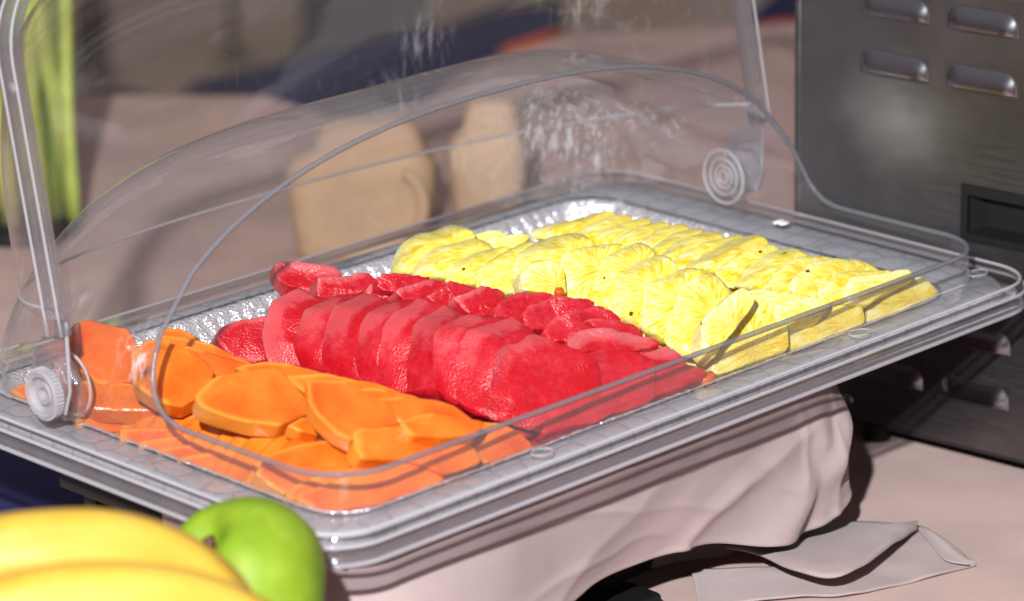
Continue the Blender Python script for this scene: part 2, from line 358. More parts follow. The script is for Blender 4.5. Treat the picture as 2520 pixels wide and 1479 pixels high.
ov = [bm.verts.new(mmv(x, y, TZ)) for x, y in outline]; ff = bm.faces.new(ov)
bmesh.ops.triangulate(bm, faces=[ff])
bmesh.ops.subdivide_edges(bm, edges=bm.edges[:], cuts=14, use_grid_fill=True)
for v in bm.verts: v.co.z = (TZ+1.2*noise.noise(Vector((v.co.x*8, v.co.y*12, 1)))+.8*noise.noise(Vector((v.co.x*22, v.co.y*9, 4))))*MM
nb = len(outline)
for i in range(nb):
    a, b = outline[i], outline[(i+1) % nb]
    k = 10; prev = None
    for j in range(k+1):
        x = a[0]+(b[0]-a[0])*j/k; y = a[1]+(b[1]-a[1])*j/k; w = 6*math.sin(j*1.7+i)
        t0 = bm.verts.new(mmv(x, y, TZ-.5)); t1 = bm.verts.new(mmv(x+w, y+w, TZ-740))
        if prev: bm.faces.new((prev[0], t0, t1, prev[1]))
        prev = (t0, t1)
me = bpy.data.meshes.new('tablecloth'); bm.to_mesh(me); bm.free(); add_uv(me, lambda co, k: (co.x*1.0, co.y+co.z))
tab = link('tabletop', me, TABLECLOTH); auto(tab, 50); tag(tab, kind='structure')

# ------------------------------------------------------------------ platter stack: grey patterned platter + foil pan
plat = empty('platter', (0, 0, 0)); tag(plat, 'large rectangular grey scale-patterned serving platter holding the three cut fruits under the clear cover', 'platter')
OPX0, OPX1, OPY0, OPY1 = -239, 218, -143, 139      # opening of the pan
ocx, ocy = (OPX0+OPX1)/2, (OPY0+OPY1)/2; ohx, ohy = (OPX1-OPX0)/2, (OPY1-OPY0)/2
def ring_at(hx, hy, r, z, cx=0, cy=0, step=6): 
    base = rr_path(hx, hy, r, 10, cx, cy); return [(x, y, z) for x, y in base]
rings = [ring_at(ohx, ohy, 26, -9, ocx, ocy), ring_at(ohx, ohy, 26, -5.2, ocx, ocy), ring_at(ohx+2, ohy+2, 27, -4.4, ocx, ocy),
         ring_at(256, 154, 30, -4.4), ring_at(259, 157.5, 31, -5), ring_at(261, 160, 32, -7), ring_at(262, 161, 33, -10.6), ring_at(260.5, 159.5, 33, -10.8), ring_at(258, 157, 32, -8)]
v, f = loft(rings); o = link('rim', mesh('rim', v, f), SCALES, plat)
# foil pan
pan = empty('foil_pan', (0, 0, 0)); tag(pan, 'embossed silver foil pan with creased walls sunk in the grey platter', 'foil pan')
base = densify(rr_path(ohx-1, ohy-1, 25, 10, ocx, ocy), 2.2)
rings = []
nz = 16
for k in range(nz+1):
    t = k/nz; z = -3.6-26*t; ins = 22*t
    rg = []
    for q, (x, y) in enumerate(base):
        dx, dy = x-ocx, y-ocy; l = math.hypot(dx/ohx, dy/ohy)
        s = (q*2.2)
        cre = 2.2*abs(noise.noise(Vector((s*.11, t*.5, 3))))**.7*(.35+t)+min(1, t*5)*1.1*abs(math.sin(s*.33+1.2*noise.noise(Vector((s*.05, 0, 1)))))**3
        cre += .5*noise.noise(Vector((s*.5, t*8, 0)))
        nx = -1 if dx > 0 else 1; ny = -1 if dy > 0 else 1
        ax = abs(dx)/ohx; ay = abs(dy)/ohy; wx = 1/(1+math.exp(-18*(ax-ay))); wy = 1-wx
        if ax > .85 and ay > .8: wx = wy = .75
        rg.append((x+nx*wx*(ins+cre*2), y+ny*wy*(ins+cre*2), z+.5*noise.noise(Vector((x*.2, y*.2, t*5)))))
    rings.append(rg)
top = [(x*1.0+(x-ocx)*.012, y+(y-ocy)*.018, -3.6+.4*noise.noise(Vector((x*.3, y*.3, 0)))) for x, y in base]
roll_ = [(x+(x-ocx)*.016, y+(y-ocy)*.026, -2.4+.3*noise.noise(Vector((x*.5, y*.5, 0)))) for x, y in base]
v, f = loft([top, roll_]+rings)
o = link('wall', mesh('pan_wall', v, f), FOIL, pan)
o = link('floor_sheet', gridmesh('pan_floor', lambda a, b: mmv(OPX0+16+(OPX1-OPX0-32)*a, OPY0+16+(OPY1-OPY0-32)*b, -29+1.0*noise.noise(Vector((a*30, b*20, 0)))), 60, 40), FOIL, pan)

# ------------------------------------------------------------------ clear cover: flange, low wall, fixed half dome
cov = empty('tray_cover', (0, 0, 0)); tag(cov, 'clear plastic roll-top tray cover with its domed back half standing over the fruit', 'tray cover')
WX, WY, WR = 247, 149, 34
rings = [ring_at(WX, WY, WR, 1.5), ring_at(WX+1.0, WY+1.0, WR+1, .3), ring_at(WX+3, WY+2.5, WR, 0), ring_at(262, 163, 26, 0), ring_at(265.2, 166.2, 28, -.7), ring_at(266.8, 167.6, 29, -2.6), ring_at(267.2, 168, 29, -5.5), ring_at(268.6, 169.6, 30, -6.3)]
v, f = loft(rings); link('flange', mesh('flange', v, f), WALLM, cov)
for (hx, hy, r, z, rad) in ((265.9, 166.8, 28.5, -1.0, 1.0), (268.6, 169.6, 30, -6.3, 1.0)):
    v, f = tube([(x, y, z) for x, y in densify(rr_path(hx, hy, r, 10), 20)], rad, closed=True, seg=8); link('rim_bead', mesh('rim_bead', v, f), RIMM, cov)
# lower clear tray the platter sits in
base_t = empty('base_tray', (0, 0, 0)); tag(base_t, 'clear plastic base tray with a stepped lip under the grey platter', 'tray')
rings = [ring_at(262, 161.5, 32, -11.2), ring_at(266.5, 166.5, 31, -11.2), ring_at(268.5, 169, 31, -12.3), ring_at(269, 169.6, 31, -15.5), ring_at(267, 167.6, 31, -16.4), ring_at(232, 136, 30, -17), ring_at(229, 133, 30, -15)]
v, f = loft(rings); link('body', mesh('body', v, f), m_clear('clear_base_tray', haze=.12, scuff=.25, tint=(.88, .88, .92)), base_t)
for (hx, hy, z, rad) in ((268.2, 168.8, -16.0, 1.3),):
    v, f = tube([(x, y, z) for x, y in densify(rr_path(hx, hy, 31, 10), 20)], rad, closed=True, seg=8); link('lip_bead', mesh('lip_bead', v, f), RIMM, base_t)

P1_, P2_ = 2.4, 2.0
Z0, ZC = 16.0, 115.5
YO = -6.0
def sc_at(v):        # plan scale at relative height v
    return max(0.0, 1-v**P2_)**(1/P1_)
def dome_ring(a, b, vz, nu, y0, z0, zc, pn=3.4, full=math.pi, sq=False):
    s = sc_at(vz); out = []; sy_ = max(0.0, 1-vz**3.4)**(1/2.3)*(1-.035*vz) if sq else s
    for i in range(nu+1):
        u = full*i/nu; c, sn = math.cos(u), math.sin(u); rad = (abs(c)**pn+abs(sn)**pn)**(-1/pn)
        if vz <= 0: rad = (abs(c)**9+abs(sn)**9)**(-1/9)
        w = min(1, vz*2.2); r9 = (abs(c)**7+abs(sn)**7)**(-1/7); rad = r9*(1-w)+(abs(c)**pn+abs(sn)**pn)**(-1/pn)*w
        out.append((a*s*rad*c, y0+b*sy_*rad*sn, z0+zc*vz))
    return out
def dome(a, b, y0, z0, zc, pn=5.0, nu=96, nv=44, sq=False):
    rings = []
    for j in range(nv+1):
        vz = math.sin(math.pi/2*(j/nv)**.9) if j < nv else .99999
        rings.append(dome_ring(a, b, vz, nu, y0, z0, zc, pn, sq=sq))
    return rings
back = 149-YO
D = dome(WX, back, YO, Z0, ZC, sq=True)
wall0 = [(x, y, 0.2) for x, y, z in D[0]]
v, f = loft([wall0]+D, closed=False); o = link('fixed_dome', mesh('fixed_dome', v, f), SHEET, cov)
# opening arch as seen on the dome's front plane
arch_r = [(rg[0][0], YO, rg[0][2]) for rg in D]; arch_l = [(rg[-1][0], YO, rg[-1][2]) for rg in D][::-1]
# low front wall with fillets rising to the arch
def wall_h(y):
    pts = [(-200, 17), (-42, 17), (-33, 17.5), (-25, 19.5), (-19, 23.5), (-14, 30), (-10, 41), (-7.5, 56), (YO, 78)]
    for (y0, h0), (y1, h1) in zip(pts, pts[1:]):
        if y <= y1: return h0+(h1-h0)*max(0, (y-y0)/(y1-y0))
    return 78
def arch_x(z):
    if z <= Z0: return WX
    return WX*sc_at((z-Z0)/ZC)
ys = [YO, -7.5, -9, -10.5, -12, -14, -16.5, -19, -22, -25, -29, -33, -38, -45, -60, -80, -100]
fr = [(WX, y) for y in ys if y > -(WY-WR)]
half = rr_path(WX, WY, WR, 12)[39:]          # corner +x,-y from 270 to 360 deg
corner = [(WX-WR+WR*math.cos(R(-a)), -WY+WR+WR*math.sin(R(-a))) for a in range(0, 91, 6)]
right = fr+corner
left = [(-x, y) for x, y in right][::-1]
mid = [(WX-WR-(WX-WR)*2*k/30, -WY) for k in range(1, 30)]
pl = right+mid+left
NVW = 8
rings = []
for j in range(NVW+1):
    rg = []
    for x, y in pl:
        h = wall_h(y); z = .2+(h-.2)*j/NVW; xx = x
        if abs(abs(x)-WX) < .01: xx = math.copysign(arch_x(z), x)
        lean = 1.2*j/NVW; 
        rg.append((xx-math.copysign(lean, xx) if abs(xx) > 200 else xx, y+(lean if y < -WY+WR else 0), z))
    rings.append(rg)
v, f = loft(rings, closed=False); link('low_wall', mesh('low_wall', v, f), m_clear('hazy_low_wall', haze=.065, scuff=.10), cov)
top_path = rings[-1]
arch = [p for p in arch_l if p[2] > 79]+[p for p in arch_r[::-1] if p[2] > 79]
arch = []
for p in arch_r:
    if p[2] > 79: arch.append(p)
for p in arch_l:
    if p[2] > 79: arch.append(p)
bead = top_path+[p for p in arch_l[::-1] if p[2] > 79]+[p for p in arch_r[::-1] if p[2] > 79]
v, f = tube(bead, 1.5, closed=True, seg=10); link('opening_edge', mesh('opening_edge', v, f), EDGEM, cov)
# little moulded ovals on the flange
for (x, y, sx) in ((120, -157, 7), (243, -140, 7), (-120, -157, 6)):
    v, f = tube([(x+sx*math.cos(a), y+4.5*math.sin(a), .5) for a in [2*math.pi*k/24 for k in range(24)]], .35, closed=True, seg=6); link('moulded_ring', mesh('moulded_ring', v, f), RIMM, cov)
# hinge bosses moulded on the end walls
for sx in (-1, 1):
    v, f = lathe([(15, 0), (16, 1), (15, 5), (11, 5.5)], 32, 'x', (0, 0, 0)); v = [(p[0]*sx+sx*.2465, p[1]+.053, p[2]+.016) for p in v]
    hb = link('hinge_boss', mesh('hinge_boss', v, f), SHEET, cov)
    for rr_ in ((15.5, 10.5, 6.5, 3.5) if sx > 0 else (15.5,)):
        v, f = tube([(sx*244.6, 52+rr_*math.cos(a), 19+rr_*1.05*math.sin(a)) for a in [2*math.pi*k/40 for k in range(40)]], .8 if rr_ > 12 else .6, closed=True, seg=6); link('boss_ring', mesh('boss_ring', v, f), RIMM, hb)

# ------------------------------------------------------------------ opened roll lid, pivoting on the knobs
PY, PZ = 50.0, 19.0
lid = empty('roll_lid', mmv(0, PY, PZ)); tag(lid, 'clear scratched roll-top lid swung open and standing upright behind the fruit', 'lid')
LX, LF = 256.0, 212.0
# closed coordinates: base at z=0 around pivot, front at y=-LF; then rotate about x
def lid_pt(x, y, z):      # closed coords relative to pivot -> opened coords relative to pivot
    a = R(-100.5); c, s = math.cos(a), math.sin(a)
    return (x, y*c-z*s, y*s+z*c)
Ld = dome(LX, LF-42, 0, -17, 148, pn=3.6, nu=96, nv=40)
rings = [[lid_pt(x, -42-(y), z) for x, y, z in rg] for rg in Ld]
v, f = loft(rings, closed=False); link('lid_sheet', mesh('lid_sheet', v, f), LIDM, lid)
lidedge = [lid_pt(rg[0][0], -42, rg[0][2]) for rg in Ld]+[lid_pt(rg[-1][0], -42, rg[-1][2]) for rg in Ld[::-1]]
v, f = tube(lidedge, .9, seg=8); link('lid_edge', mesh('lid_edge', v, f), RIMM, lid)
# thick channelled side arms and top bar, one continuous moulded bar
bar = []
for k in range(0, 12): bar.append((LX+1, -30-(LF-30-46)*k/11))
for k in range(1, 12): 
    a = R(90*k/12); bar.append((LX+1-46+46*math.cos(a), -(LF-46)-46*math.sin(a)))
half_n = len(bar)
for k in range(0, 21): bar.append((LX+1-46-(LX+1-46)*2*k/20, -LF))
bar = bar+[(-x, y) for x, y in bar[:half_n]][::-1]
def bar_mesh(w, h, off, zc):
    P = bar; n = len(P); rg = []
    for i in range(n):
        a = Vector(P[max(i-1, 0)]); b = Vector(P[min(i+1, n-1)]); t = (b-a).normalized(); nrm = Vector((t.y, -t.x))
        # profile in (normal, z)
        cx, cy = P[i]
        # outward normal: away from centre
        if nrm.dot(Vector((cx, cy+60))) < 0: nrm = -nrm
        ring = []
        for (u, zz) in ((-w/2, -h/2+1), (-w/2+1, -h/2), (w/2-1, -h/2), (w/2, -h/2+1), (w/2, h/2-1), (w/2-1, h/2), (-w/2+1, h/2), (-w/2, h/2-1)):
            ring.append(lid_pt(cx+nrm.x*(u+off), cy+nrm.y*(u+off), zz+zc))
        rg.append(ring)
    v, f = loft(rg); f.append(tuple(range(8))[::-1]); f.append(tuple(range(len(v)-8, len(v)))); return v, f
v, f = bar_mesh(7, 10.5, 2.5, -18.0); o = link('side_arm', mesh('side_arm', v, f), ARMM, lid); auto(o, 35)
v, f = bar_mesh(1.6, 1.8, 6.6, -24.0); link('arm_ridge', mesh('arm_ridge', v, f), RIMM, lid)
v, f = bar_mesh(1.6, 1.8, 6.6, -12.6); link('arm_ridge', mesh('arm_ridge', v, f), RIMM, lid)
for sx in (-1, 1):
    # flat tab joining the arm to the pivot (opened coords: y back, z up, relative to the pivot)
    prof = [(-11, -9), (-16, 4), (-16, 40), (-9, 40), (-8, 30), (11, 22), (13, 0), (10, -9), (0, -14)]
    rings = [[(sx*(LX+o_), y, z) for y, z in prof] for o_ in (1.5, 4.5)]
    v, f = loft(rings); f.append(tuple(range(9))[::-1]); f.append(tuple(range(9, 18))); tabo = link('hinge_tab', mesh('hinge_tab', v, f), ARMM, lid); auto(tabo, 30)
    edge = [(sx*(LX+3), y, z) for y, z in prof]; v, f = tube(edge, .95, closed=True, seg=8); link('tab_edge', mesh('tab_edge', v, f), RIMM, tabo)
    kprof = [(2.5, 4.0), (3.5, 8.0), (5.5, 8.2), (6.4, 6.4), (8.2, 6.2), (9.2, 9.4), (11.6, 9.8), (12.6, 9.0), (12.8, 4.5), (12.2, 4.0)]
    v, f = lathe(kprof, 48, 'x'); v = [(sx*(p[0]+LX*MM), p[1], p[2]) for p in v]
    kn = link('pivot_knob', mesh('pivot_knob', v, f), KNOBM, tabo); auto(kn, 30)
    teeth_v = []; teeth_f = []
    for k in range(40):
        a = 2*math.pi*k/40; b0 = len(teeth_v)
        for dx in (4.6, 9.0):
            for da in (-.035, .035):
                for rr_ in (12.6, 13.5): teeth_v.append((sx*(LX+dx)*MM, rr_*math.cos(a+da)*MM, rr_*math.sin(a+da)*MM))
        teeth_f += [(b0, b0+1, b0+3, b0+2), (b0+4, b0+5, b0+7, b0+6), (b0, b0+1, b0+5, b0+4), (b0+2, b0+3, b0+7, b0+6), (b0+1, b0+3, b0+7, b0+5)]
    link('knob_teeth', mesh('knob_teeth', teeth_v, teeth_f), KNOBM, tabo, smooth=False)

# ------------------------------------------------------------------ fruit slices
# each row: kind, thickness (+ grows from the traced back face, - from the traced front face), normal, label, outline points in mm
SLICES = [
('melon',-12,(-0.262,-0.720,0.643),'isolated dark pink watermelon slice lying against the foil left of the front row',[(-123.5,86.0,4.0), (-116.7,87.4,8.4), (-103.3,84.6,10.6), (-91.6,80.2,10.5), (-87.1,73.7,5.1), (-96.5,63.9,-9.8), (-111.3,70.0,-9.0), (-121.0,78.2,-3.8)]),
('melon',12.2597,(-0.170,-0.801,0.574),'front-row watermelon slice at the left end, smooth with a pale face',[(-129.8,35.1,2.2), (-126.2,43.3,14.9), (-124.7,45.1,17.8), (-118.3,48.5,24.4), (-111.3,51.2,30.2), (-99.0,50.8,33.4), (-93.9,49.8,33.4), (-90.7,46.7,30.1), (-87.4,43.1,26.1), (-85.9,37.5,18.7), (-93.3,30.0,6.1), (-110.2,26.7,-3.5)]),
('melon',15.2943,(-0.170,-0.801,0.574),'front-row watermelon slice second from the left end',[(-121.5,18.2,2.5), (-121.9,23.2,9.4), (-120.8,26.1,13.8), (-113.3,29.3,20.6), (-106.5,32.8,27.3), (-96.8,32.3,29.5), (-87.0,31.1,30.8), (-84.6,30.1,30.1), (-82.6,26.5,25.7), (-89.4,18.9,13.1), (-110.2,11.7,-3.2)]),
('melon',20.544,(-0.170,-0.801,0.574),'front-row watermelon slice third from the left end, with a sharp upper left corner',[(-121.2,-0.9,2.6), (-118.5,6.7,14.0), (-112.5,10.7,21.4), (-100.5,15.7,32.0), (-92.1,14.8,33.2), (-80.0,13.9,35.5), (-78.3,12.8,34.5), (-73.0,7.8,29.0), (-85.2,1.1,16.1), (-108.6,-8.7,-4.5)]),
('melon',14.3625,(-0.170,-0.801,0.574),'front-row watermelon slice fourth from the left end',[(-120.1,-26.1,3.5), (-116.3,-18.3,15.6), (-112.0,-15.0,21.5), (-107.3,-11.2,28.2), (-100.0,-9.3,33.0), (-90.8,-9.7,35.2), (-81.6,-10.7,36.5), (-77.6,-13.5,33.8), (-85.1,-21.0,21.1), (-107.7,-33.4,-2.9)]),
('melon',12.2071,(-0.170,-0.801,0.574),'front-row watermelon slice fifth from the left end',[(-120.1,-43.5,4.2), (-116.5,-35.2,17.0), (-110.8,-30.8,24.8), (-104.5,-26.6,32.6), (-95.1,-25.3,37.2), (-86.3,-26.0,38.8), (-77.0,-26.3,41.2), (-73.3,-30.7,36.0), (-83.0,-40.3,19.8), (-106.2,-49.8,-0.4)]),
('melon',19.3615,(-0.170,-0.801,0.574),'front-row watermelon slice sixth from the left end',[(-118.1,-58.4,5.3), (-113.6,-52.6,14.8), (-103.3,-46.4,26.5), (-97.5,-42.7,33.4), (-91.6,-41.5,36.8), (-84.3,-42.4,37.8), (-75.2,-42.3,40.6), (-71.0,-46.2,36.3), (-79.5,-54.5,22.2), (-101.5,-66.0,-0.3)]),
('melon',11.2797,(-0.170,-0.801,0.574),'front-row watermelon slice seventh from the left end, in the middle of the row',[(-117.5,-78.3,11.5), (-109.2,-68.9,27.1), (-103.4,-63.6,36.3), (-94.7,-63.6,38.8), (-83.3,-64.2,41.3), (-78.0,-65.2,41.5), (-75.1,-70.1,35.5), (-82.9,-80.2,19.1), (-106.5,-90.9,-2.9)]),
('melon',11.1268,(-0.166,-0.781,0.602),'front-row watermelon slice eighth from the left end, deep red',[(-118.4,-95.3,9.1), (-107.8,-84.1,26.6), (-99.3,-79.7,34.5), (-93.8,-77.6,38.9), (-81.8,-79.7,39.4), (-67.5,-82.2,40.1), (-63.2,-85.3,37.2), (-62.6,-89.7,31.8), (-76.7,-103.2,10.3), (-102.2,-107.6,-2.4)]),
('melon',9,(-0.159,-0.749,0.643),'front-row watermelon slice ninth from the left end, deep red and juicy',[(-117.7,-113.7,6.9), (-100.6,-103.5,23.0), (-90.0,-97.1,33.0), (-75.1,-98.1,35.6), (-64.6,-100.9,34.9), (-62.8,-106.5,28.8), (-58.7,-110.7,24.9), (-68.6,-124.1,6.9), (-96.5,-126.7,-3.0)]),
('melon',14.9342,(-0.150,-0.704,0.695),'deep red watermelon slice below the pale-edged pair at the right of the pile',[(-109.4,-116.7,2.0), (-96.4,-110.5,11.1), (-78.6,-105.4,20.1), (-62.7,-105.4,23.5), (-46.9,-111.5,20.8), (-40.0,-117.2,16.5), (-48.3,-129.1,2.7), (-69.5,-132.9,-5.8)]),
('melon',9,(-0.139,-0.655,0.743),'watermelon slice next to last at the near end, half behind the low wall',[(-95.3,-125.3,-10.5), (-79.3,-117.9,-1.1), (-59.4,-110.9,8.8), (-46.7,-107.0,14.6), (-32.5,-109.9,14.7), (-17.7,-116.4,11.8), (-10.6,-126.2,4.5), (-23.4,-138.0,-8.3), (-67.9,-131.3,-10.7)]),
('melon',8,(-0.110,-0.518,0.848),'last watermelon slice at the near end of the pile, wholly behind the low clear wall',[(-95.2,-126.8,-11.3), (-70.2,-121.2,-4.6), (-45.5,-118.1,0.5), (-6.8,-122.7,2.7), (10.3,-131.4,-0.4), (15.9,-137.0,-3.1), (14.3,-140.1,-5.2), (-6.4,-138.6,-7.0), (-52.8,-133.1,-9.6), (-83.1,-129.7,-11.5)]),
('melon',-12,(-0.283,-0.606,0.743),'watermelon slice at the far tip of the back row, sticking up with a pale rim',[(-75.2,87.8,26.0), (-75.2,91.9,29.4), (-72.7,94.2,32.2), (-68.3,92.8,32.8), (-62.2,89.7,32.5), (-56.7,85.0,30.8), (-49.0,78.2,28.2), (-45.1,74.9,26.9), (-43.3,70.8,24.3), (-49.6,70.2,21.4), (-57.9,68.9,17.2), (-62.5,70.0,16.4), (-67.5,77.3,20.4), (-73.3,80.8,21.1)]),
('melon',-13,(-0.192,-0.718,0.669),'back-row watermelon slice second from the far tip, with a whitish corner',[(-85.3,43.0,28.0), (-83.2,46.3,32.1), (-80.9,49.0,35.7), (-79.6,48.9,36.0), (-75.5,46.8,34.9), (-65.9,43.7,34.3), (-57.4,41.7,34.6), (-52.6,39.5,33.6), (-49.9,35.0,29.6), (-61.2,34.3,25.6), (-74.1,36.7,24.5), (-83.4,41.4,26.8)]),
('melon',-13,(-0.192,-0.718,0.669),'back-row watermelon slice third from the far tip, on the skyline of the pile',[(-70.4,13.9,36.0), (-67.1,16.7,39.9), (-60.0,15.4,40.6), (-53.2,12.4,39.3), (-43.8,7.7,37.0), (-40.3,4.8,34.9), (-48.0,3.5,31.2), (-68.4,11.1,33.5)]),
('melon',-13,(-0.192,-0.718,0.669),'back-row watermelon slice with a pale pink scalloped edge, fourth from the far tip',[(-72.5,19.4,30.0), (-71.0,21.7,32.9), (-65.3,21.8,34.6), (-59.6,20.5,34.8), (-53.2,18.5,34.5), (-46.7,15.8,33.5), (-56.6,12.9,27.5), (-64.3,13.6,26.1), (-70.2,16.8,27.9)]),
('melon',-13,(-0.192,-0.718,0.669),'back-row watermelon slice fifth from the far tip, pale with an orange-red hollow',[(-64.4,0.8,30.0), (-65.7,5.8,35.0), (-61.1,5.5,36.1), (-53.6,3.2,35.8), (-45.6,2.0,36.8), (-36.2,-2.7,34.4), (-33.0,-6.5,31.3), (-46.8,-6.1,27.7), (-60.1,-1.9,28.4)]),
('melon',-13,(-0.192,-0.718,0.669),'back-row watermelon slice sixth from the far tip, pale yellow patch at its left corner',[(-58.6,-20.1,30.0), (-61.9,-15.1,34.4), (-55.7,-15.8,35.4), (-50.2,-17.3,35.5), (-45.1,-15.7,38.6), (-38.3,-19.4,36.5), (-31.5,-23.2,34.5), (-40.2,-24.8,30.2), (-53.3,-23.9,27.4)]),
('melon',-13,(-0.192,-0.718,0.669),'back-row watermelon slice seventh from the far tip, with a whitish left corner',[(-59.0,-41.3,32.0), (-62.3,-34.5,38.4), (-57.8,-35.1,39.0), (-53.1,-36.3,39.0), (-44.3,-37.0,40.9), (-34.8,-42.1,38.1), (-31.8,-45.1,35.7), (-41.1,-48.2,29.7), (-53.5,-46.0,28.5)]),
('melon',-13,(-0.192,-0.718,0.669),'back-row watermelon slice eighth from the far tip, in the middle of the skyline',[(-54.8,-57.0,30.0), (-50.1,-54.0,34.5), (-43.6,-52.8,37.8), (-33.1,-54.2,39.2), (-23.0,-58.8,37.2), (-16.2,-63.1,34.5), (-25.8,-65.6,29.1), (-38.6,-63.8,27.4), (-42.1,-63.8,26.4), (-46.8,-60.8,28.2)]),
('melon',-13,(-0.186,-0.695,0.695),'back-row watermelon slice ninth from the far tip, grainy and deep red',[(-53.2,-80.9,28.0), (-51.5,-74.4,35.0), (-44.4,-73.3,38.0), (-34.7,-74.8,39.1), (-27.1,-75.8,40.1), (-18.6,-80.1,38.1), (-11.4,-84.1,36.0), (-9.7,-87.4,33.1), (-22.4,-87.8,29.4), (-41.1,-85.0,27.1)]),
('melon',-13,(-0.180,-0.671,0.719),'back-row watermelon slice tenth from the far tip, behind the pale-edged pair',[(-51.5,-96.1,26.0), (-51.6,-91.2,30.6), (-42.9,-89.5,34.3), (-33.4,-90.4,35.9), (-17.5,-94.2,36.3), (-11.1,-98.9,33.5), (-8.7,-104.9,28.5), (-21.5,-103.8,26.4), (-43.3,-99.7,24.7)]),
('melon',-13,(-0.173,-0.646,0.743),'watermelon slice directly behind the first pale-edged slice',[(-48.2,-104.5,22.0), (-44.4,-99.2,27.4), (-32.8,-98.0,31.1), (-18.5,-100.9,32.0), (-10.2,-106.3,29.2), (-4.2,-111.4,26.2), (-2.4,-117.1,21.7), (-11.6,-115.0,21.3), (-43.1,-107.8,20.2)]),
('melon',-11,(-0.166,-0.621,0.766),'watermelon slice with a whitish pink rim, upper one of the pale-edged pair',[(-50.1,-105.5,24.0), (-47.1,-102.6,27.0), (-40.8,-102.4,28.5), (-32.5,-103.5,29.4), (-27.5,-105.4,29.0), (-19.6,-110.3,26.8), (-8.5,-116.3,24.3), (-2.7,-120.7,22.0), (-0.5,-125.1,18.9), (-21.2,-119.9,18.6), (-39.6,-112.7,20.4), (-44.5,-111.7,20.2)]),
('melon',-12,(-0.152,-0.568,0.809),'watermelon slice with a broad whitish rim, lower one of the pale-edged pair',[(-40.2,-108.6,17.1), (-37.6,-105.8,19.6), (-28.5,-105.4,21.6), (-22.7,-106.5,21.9), (-13.2,-112.4,19.5), (-2.8,-119.1,16.8), (5.7,-123.5,15.3), (8.5,-129.9,11.3), (8.8,-136.9,6.4), (8.6,-143.7,1.7), (-10.6,-134.4,4.6), (-21.6,-120.2,12.4)]),
('pine',20.686,(-0.296,-0.814,0.500),'pineapple slice at the far left end of the left row, standing tallest against the foil',[(-8.9,72.4,13.5), (-0.4,75.9,24.2), (6.7,77.1,30.3), (17.1,74.4,32.1), (25.1,71.6,32.4), (34.3,69.2,33.9), (39.2,67.5,34.0), (41.1,65.3,31.5), (40.2,64.0,28.9), (31.5,62.5,21.3), (11.7,63.6,11.3), (1.9,66.1,9.6)]),
('pine',16.6988,(-0.219,-0.819,0.530),'left-row pineapple slice second from the far end',[(-12.7,49.7,18.0), (-9.0,52.9,24.4), (-1.4,53.2,28.0), (9.8,52.2,31.1), (18.7,50.4,32.1), (28.6,48.0,32.4), (33.6,45.6,30.8), (38.2,42.0,27.1), (28.7,38.5,17.8), (6.1,40.6,11.7)]),
('pine',14.9904,(-0.219,-0.819,0.530),'left-row pineapple slice third from the far end, with one dark speck near its top',[(-8.3,28.6,18.6), (-1.7,31.9,26.5), (6.0,31.5,29.0), (16.5,29.7,30.6), (25.8,27.6,31.2), (31.1,23.9,27.7), (18.4,19.7,15.9), (6.3,19.9,11.3)]),
('pine',11.6996,(-0.219,-0.819,0.530),'left-row pineapple slice fourth from the far end',[(-3.5,8.8,18.3), (1.3,13.3,27.3), (8.7,13.4,30.4), (19.8,12.3,33.4), (34.1,10.1,35.9), (38.5,6.4,32.0), (28.7,1.1,19.7), (14.3,-0.8,10.8)]),
('pine',21.5161,(-0.219,-0.819,0.530),'left-row pineapple slice fifth from the far end, with a broad pale top',[(5.5,-9.8,15.4), (11.8,-3.1,28.3), (19.4,-0.5,35.6), (30.9,-1.3,39.1), (40.9,-2.9,40.7), (53.3,-6.1,40.9), (54.4,-9.0,36.9), (52.3,-11.0,33.0), (41.1,-11.3,27.8), (29.8,-18.0,12.8), (16.6,-14.9,12.1)]),
('pine',12,(-0.212,-0.791,0.574),'short pineapple chunk sunk against the watermelon, in front of the fifth left-row slice',[(-7.8,-24.2,22.2), (-4.8,-19.8,29.4), (4.4,-19.6,33.1), (16.7,-23.4,32.4), (19.8,-28.2,26.9), (14.5,-34.8,15.9), (2.2,-29.4,18.8)]),
('pine',9.63707,(-0.215,-0.801,0.559),'left-row pineapple slice sixth from the far end, wet and translucent',[(12.5,-37.6,17.6), (19.0,-31.4,29.0), (26.9,-26.3,39.3), (36.5,-28.2,40.3), (48.0,-31.4,40.1), (57.3,-34.4,39.4), (56.6,-35.8,37.2), (49.3,-35.6,34.6), (37.6,-42.6,20.0), (24.2,-43.6,13.6)]),
('pine',11.9278,(-0.201,-0.804,0.559),'left-row pineapple slice seventh from the far end, with a dark yellow top corner',[(21.4,-53.2,16.3), (28.0,-48.2,25.8), (35.1,-44.7,33.3), (42.0,-43.2,38.0), (54.3,-44.7,40.2), (66.6,-47.0,41.4), (69.7,-49.1,39.4), (69.1,-52.1,34.9), (57.1,-54.5,27.2), (37.3,-60.5,11.4), (26.1,-58.6,10.1)]),
('pine',16.4708,(-0.201,-0.804,0.559),'left-row pineapple slice eighth from the far end, with a brown seed at its foot',[(21.0,-69.2,14.4), (28.4,-64.1,24.4), (38.0,-60.1,33.5), (47.4,-60.7,36.1), (61.8,-62.7,38.4), (63.8,-64.6,36.4), (63.5,-69.1,29.8), (52.3,-71.4,22.5), (34.6,-77.9,6.7), (25.3,-74.9,7.8)]),
